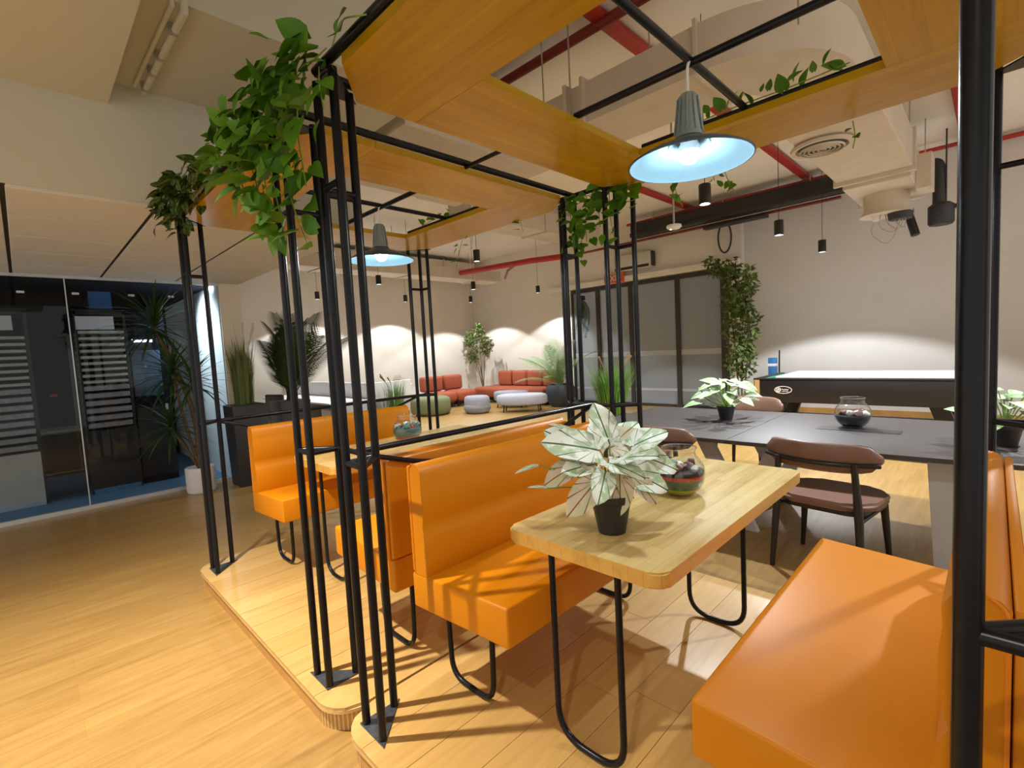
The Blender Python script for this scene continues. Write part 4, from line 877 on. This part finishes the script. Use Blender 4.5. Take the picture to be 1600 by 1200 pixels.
# ---- grasses ---------------------------------------------------------------
def grass(name, loc, label, n, h, r, mat, pot_fn, z0, plumes=0, lean=.25):
    t = thing(name, label, 'plant', loc); pot_fn(t); b = B()
    for k in range(n):
        a = random.random() * 2 * PI; rr = r * math.sqrt(random.random()); x, y = rr * math.cos(a), rr * math.sin(a); hh = h * rnd(.6, 1.05); lx, ly = math.cos(a) * lean * hh * rnd(.2, 1), math.sin(a) * lean * hh * rnd(.2, 1); w = rnd(.003, .006); c, s = math.cos(a + PI / 2) * w, math.sin(a + PI / 2) * w
        v = [b.verts.new(q) for q in ((x - c, y - s, z0), (x + c, y + s, z0), (x + lx * .4 + c * .8, y + ly * .4 + s * .8, z0 + hh * .6), (x + lx * .4 - c * .8, y + ly * .4 - s * .8, z0 + hh * .6), (x + lx, y + ly, z0 + hh))]
        b.faces.new(v[:4]); b.faces.new((v[3], v[2], v[4]))
    finish('grass_blades', b, mat, t, 0, 'stuff')
    for k in range(plumes):
        a = rnd(0, 2 * PI); e = Vector((math.cos(a) * r * 1.6, math.sin(a) * r * 1.6, z0 + h * rnd(.95, 1.25))); p = fillet([(math.cos(a) * r * .3, math.sin(a) * r * .3, z0), (math.cos(a) * r * .8, math.sin(a) * r * .8, z0 + h * .8), e], .3, 5); tubeo('plume', p, [.002 + .012 * (i / (len(p) - 1)) ** 4 for i in range(len(p))], M['stemd'] if name == 'potted_grass' else M['soffit'], t, 6)
    return t
grass('tall_grass', (-2.85, 1.12, 0), 'tall dry grass in a high charcoal planter behind the farthest bench', 420, .85, .11, M['grassd'], tall_planter(.40, .40, 1.0), 1.0, 5, .16)
grass('potted_grass', (.17, 4.75, 0), 'bright green grass in a charcoal planter between the back posts', 560, .74, .17, M['grass'], tall_planter(.40, .40, .56), .56, 4, .5)
grass('potted_grass', (-3.95, 3.95, 0), 'spiky green grass planter beside the white desks', 160, .62, .16, M['grass'], tall_planter(.45, .3, .5), .5, 3, .3)
# ---- dracaena ---------------------------------------------------------------
DRL = leaf_mesh('dracaena_blade', .50, .046, M['drac'], 'blade', 6, .42, .3, 0, 1)
t = thing('potted_dracaena', 'dracaena with several spiky heads in a white pot by the glass partition', 'plant', (-2.98, .60, 0)); latheo('pot', [(0, 0), (.145, 0), (.155, .02), (.155, .29), (.145, .30), (.138, .27), (0, .26)], M['white'], t, 32); latheo('soil', [(0, .262), (.14, .262)], M['soil'], t, 20)
for tip, br, n in (((.0, -.30, 1.98), (.02, .0, 1.0), 66), ((.02, -.18, 1.42), (.0, -.1, .8), 54), ((.05, .0, 1.32), (.03, .03, .8), 42), ((.05, -.26, .82), (.0, -.1, .5), 50)):
    tubeo('trunk', fillet([(0, 0, .26), br, tip], .3, 6), .024 if tip[2] > 1.5 else .017, M['bark'], t, 8); T = Vector(tip)
    for k in range(n):
        a = k * 2.4; e = math.radians(78 - 105 * (k / n)); add_leaf('leaf', DRL, orient(T + Vector((0, 0, .04 - .1 * k / n)), (math.cos(a) * math.cos(e), math.sin(a) * math.cos(e), math.sin(e)), (-math.cos(a) * math.sin(e), -math.sin(a) * math.sin(e), math.cos(e)), rnd(.75, 1.05)), t)
# ---- trees ---------------------------------------------------------------
def tree(name, loc, label, stems, heads, mat, pot_fn, leaf=.07, seed=1):
    t = thing(name, label, 'tree', loc); pot_fn(t)
    for s in stems: P = fillet(s, .4, 6); tubeo('trunk', P, [.017 - .012 * i / (len(P) - 1) for i in range(len(P))], M['bark'], t, 7)
    for c, rad, n in heads:
        b = B(); c = Vector(c); uvs = b.loops.layers.uv.new('uv')
        for k in range(n):
            q = rv(1)
            while q.length > 1: q = rv(1)
            p = c + Vector((q.x * rad[0], q.y * rad[1], q.z * rad[2])); Mx = orient(p, rv(1) + Vector((0, 0, -.25)), rv(1) + Vector((0, 0, .6)), leaf * rnd(.7, 1.25))
            f = b.faces.new([b.verts.new(Mx @ Vector(v)) for v in ((0, 0, 0), (.26, .45, .05), (0, 1, -.1), (-.26, .45, .05))])
        finish('foliage', b, mat, t, 0, 'stuff')
    return t
def small_pot(r, h, mat): return lambda t: (latheo('pot', [(0, 0), (r * .8, 0), (r, h), (r - .02, h), (0, h - .04)], mat, t, 28))
tree('ficus_tree', (.36, 8.95, 0), 'tall leafy ficus tree between the glass wall and the pool table', [[(0, 0, .3), (.0, 0, 1.2), (.0, 0, 2.4)], [(.05, 0, .3), (.12, 0, 1.2), (.15, .05, 2.5)], [(-.05, 0, .3), (-.1, 0, 1.3), (-.25, 0, 2.8), (-.55, 0, 3.0)], [(0, 0, .3), (.05, 0, 1.5), (.2, 0, 2.6)]],
     [((.0, 0, 1.1), (.30, .25, .45), 260), ((.02, 0, 1.75), (.32, .28, .5), 400), ((-.05, 0, 2.35), (.28, .25, .45), 420), ((-.28, 0, 2.82), (.30, .22, .22), 190), ((-.52, -.05, 3.0), (.16, .12, .12), 40), ((.2, 0, 2.55), (.10, .1, .3), 70)], M['ficus'], small_pot(.2, .34, M['planter']), .12)
tree('corner_tree', (-7.35, 9.15, 0), 'slim small leaved tree in the far corner behind the rust sofas', [[(0, 0, .3), (-.05, 0, 1.2), (-.05, 0, 2.2)], [(0, 0, .3), (.15, -.05, 1.1), (.38, -.1, 1.8)], [(0, 0, .3), (-.2, 0, 1.0), (-.5, 0, 1.9)], [(0, 0, .3), (-.1, 0, 1.1), (-.35, 0, 1.5)]],
     [((-.06, 0, 2.1), (.15, .15, .28), 130), ((-.48, 0, 1.85), (.22, .2, .28), 220), ((.33, -.1, 1.65), (.26, .2, .30), 220), ((-.40, 0, 1.35), (.16, .15, .22), 120)], M['ficus'], small_pot(.16, .34, M['planter']), .10)
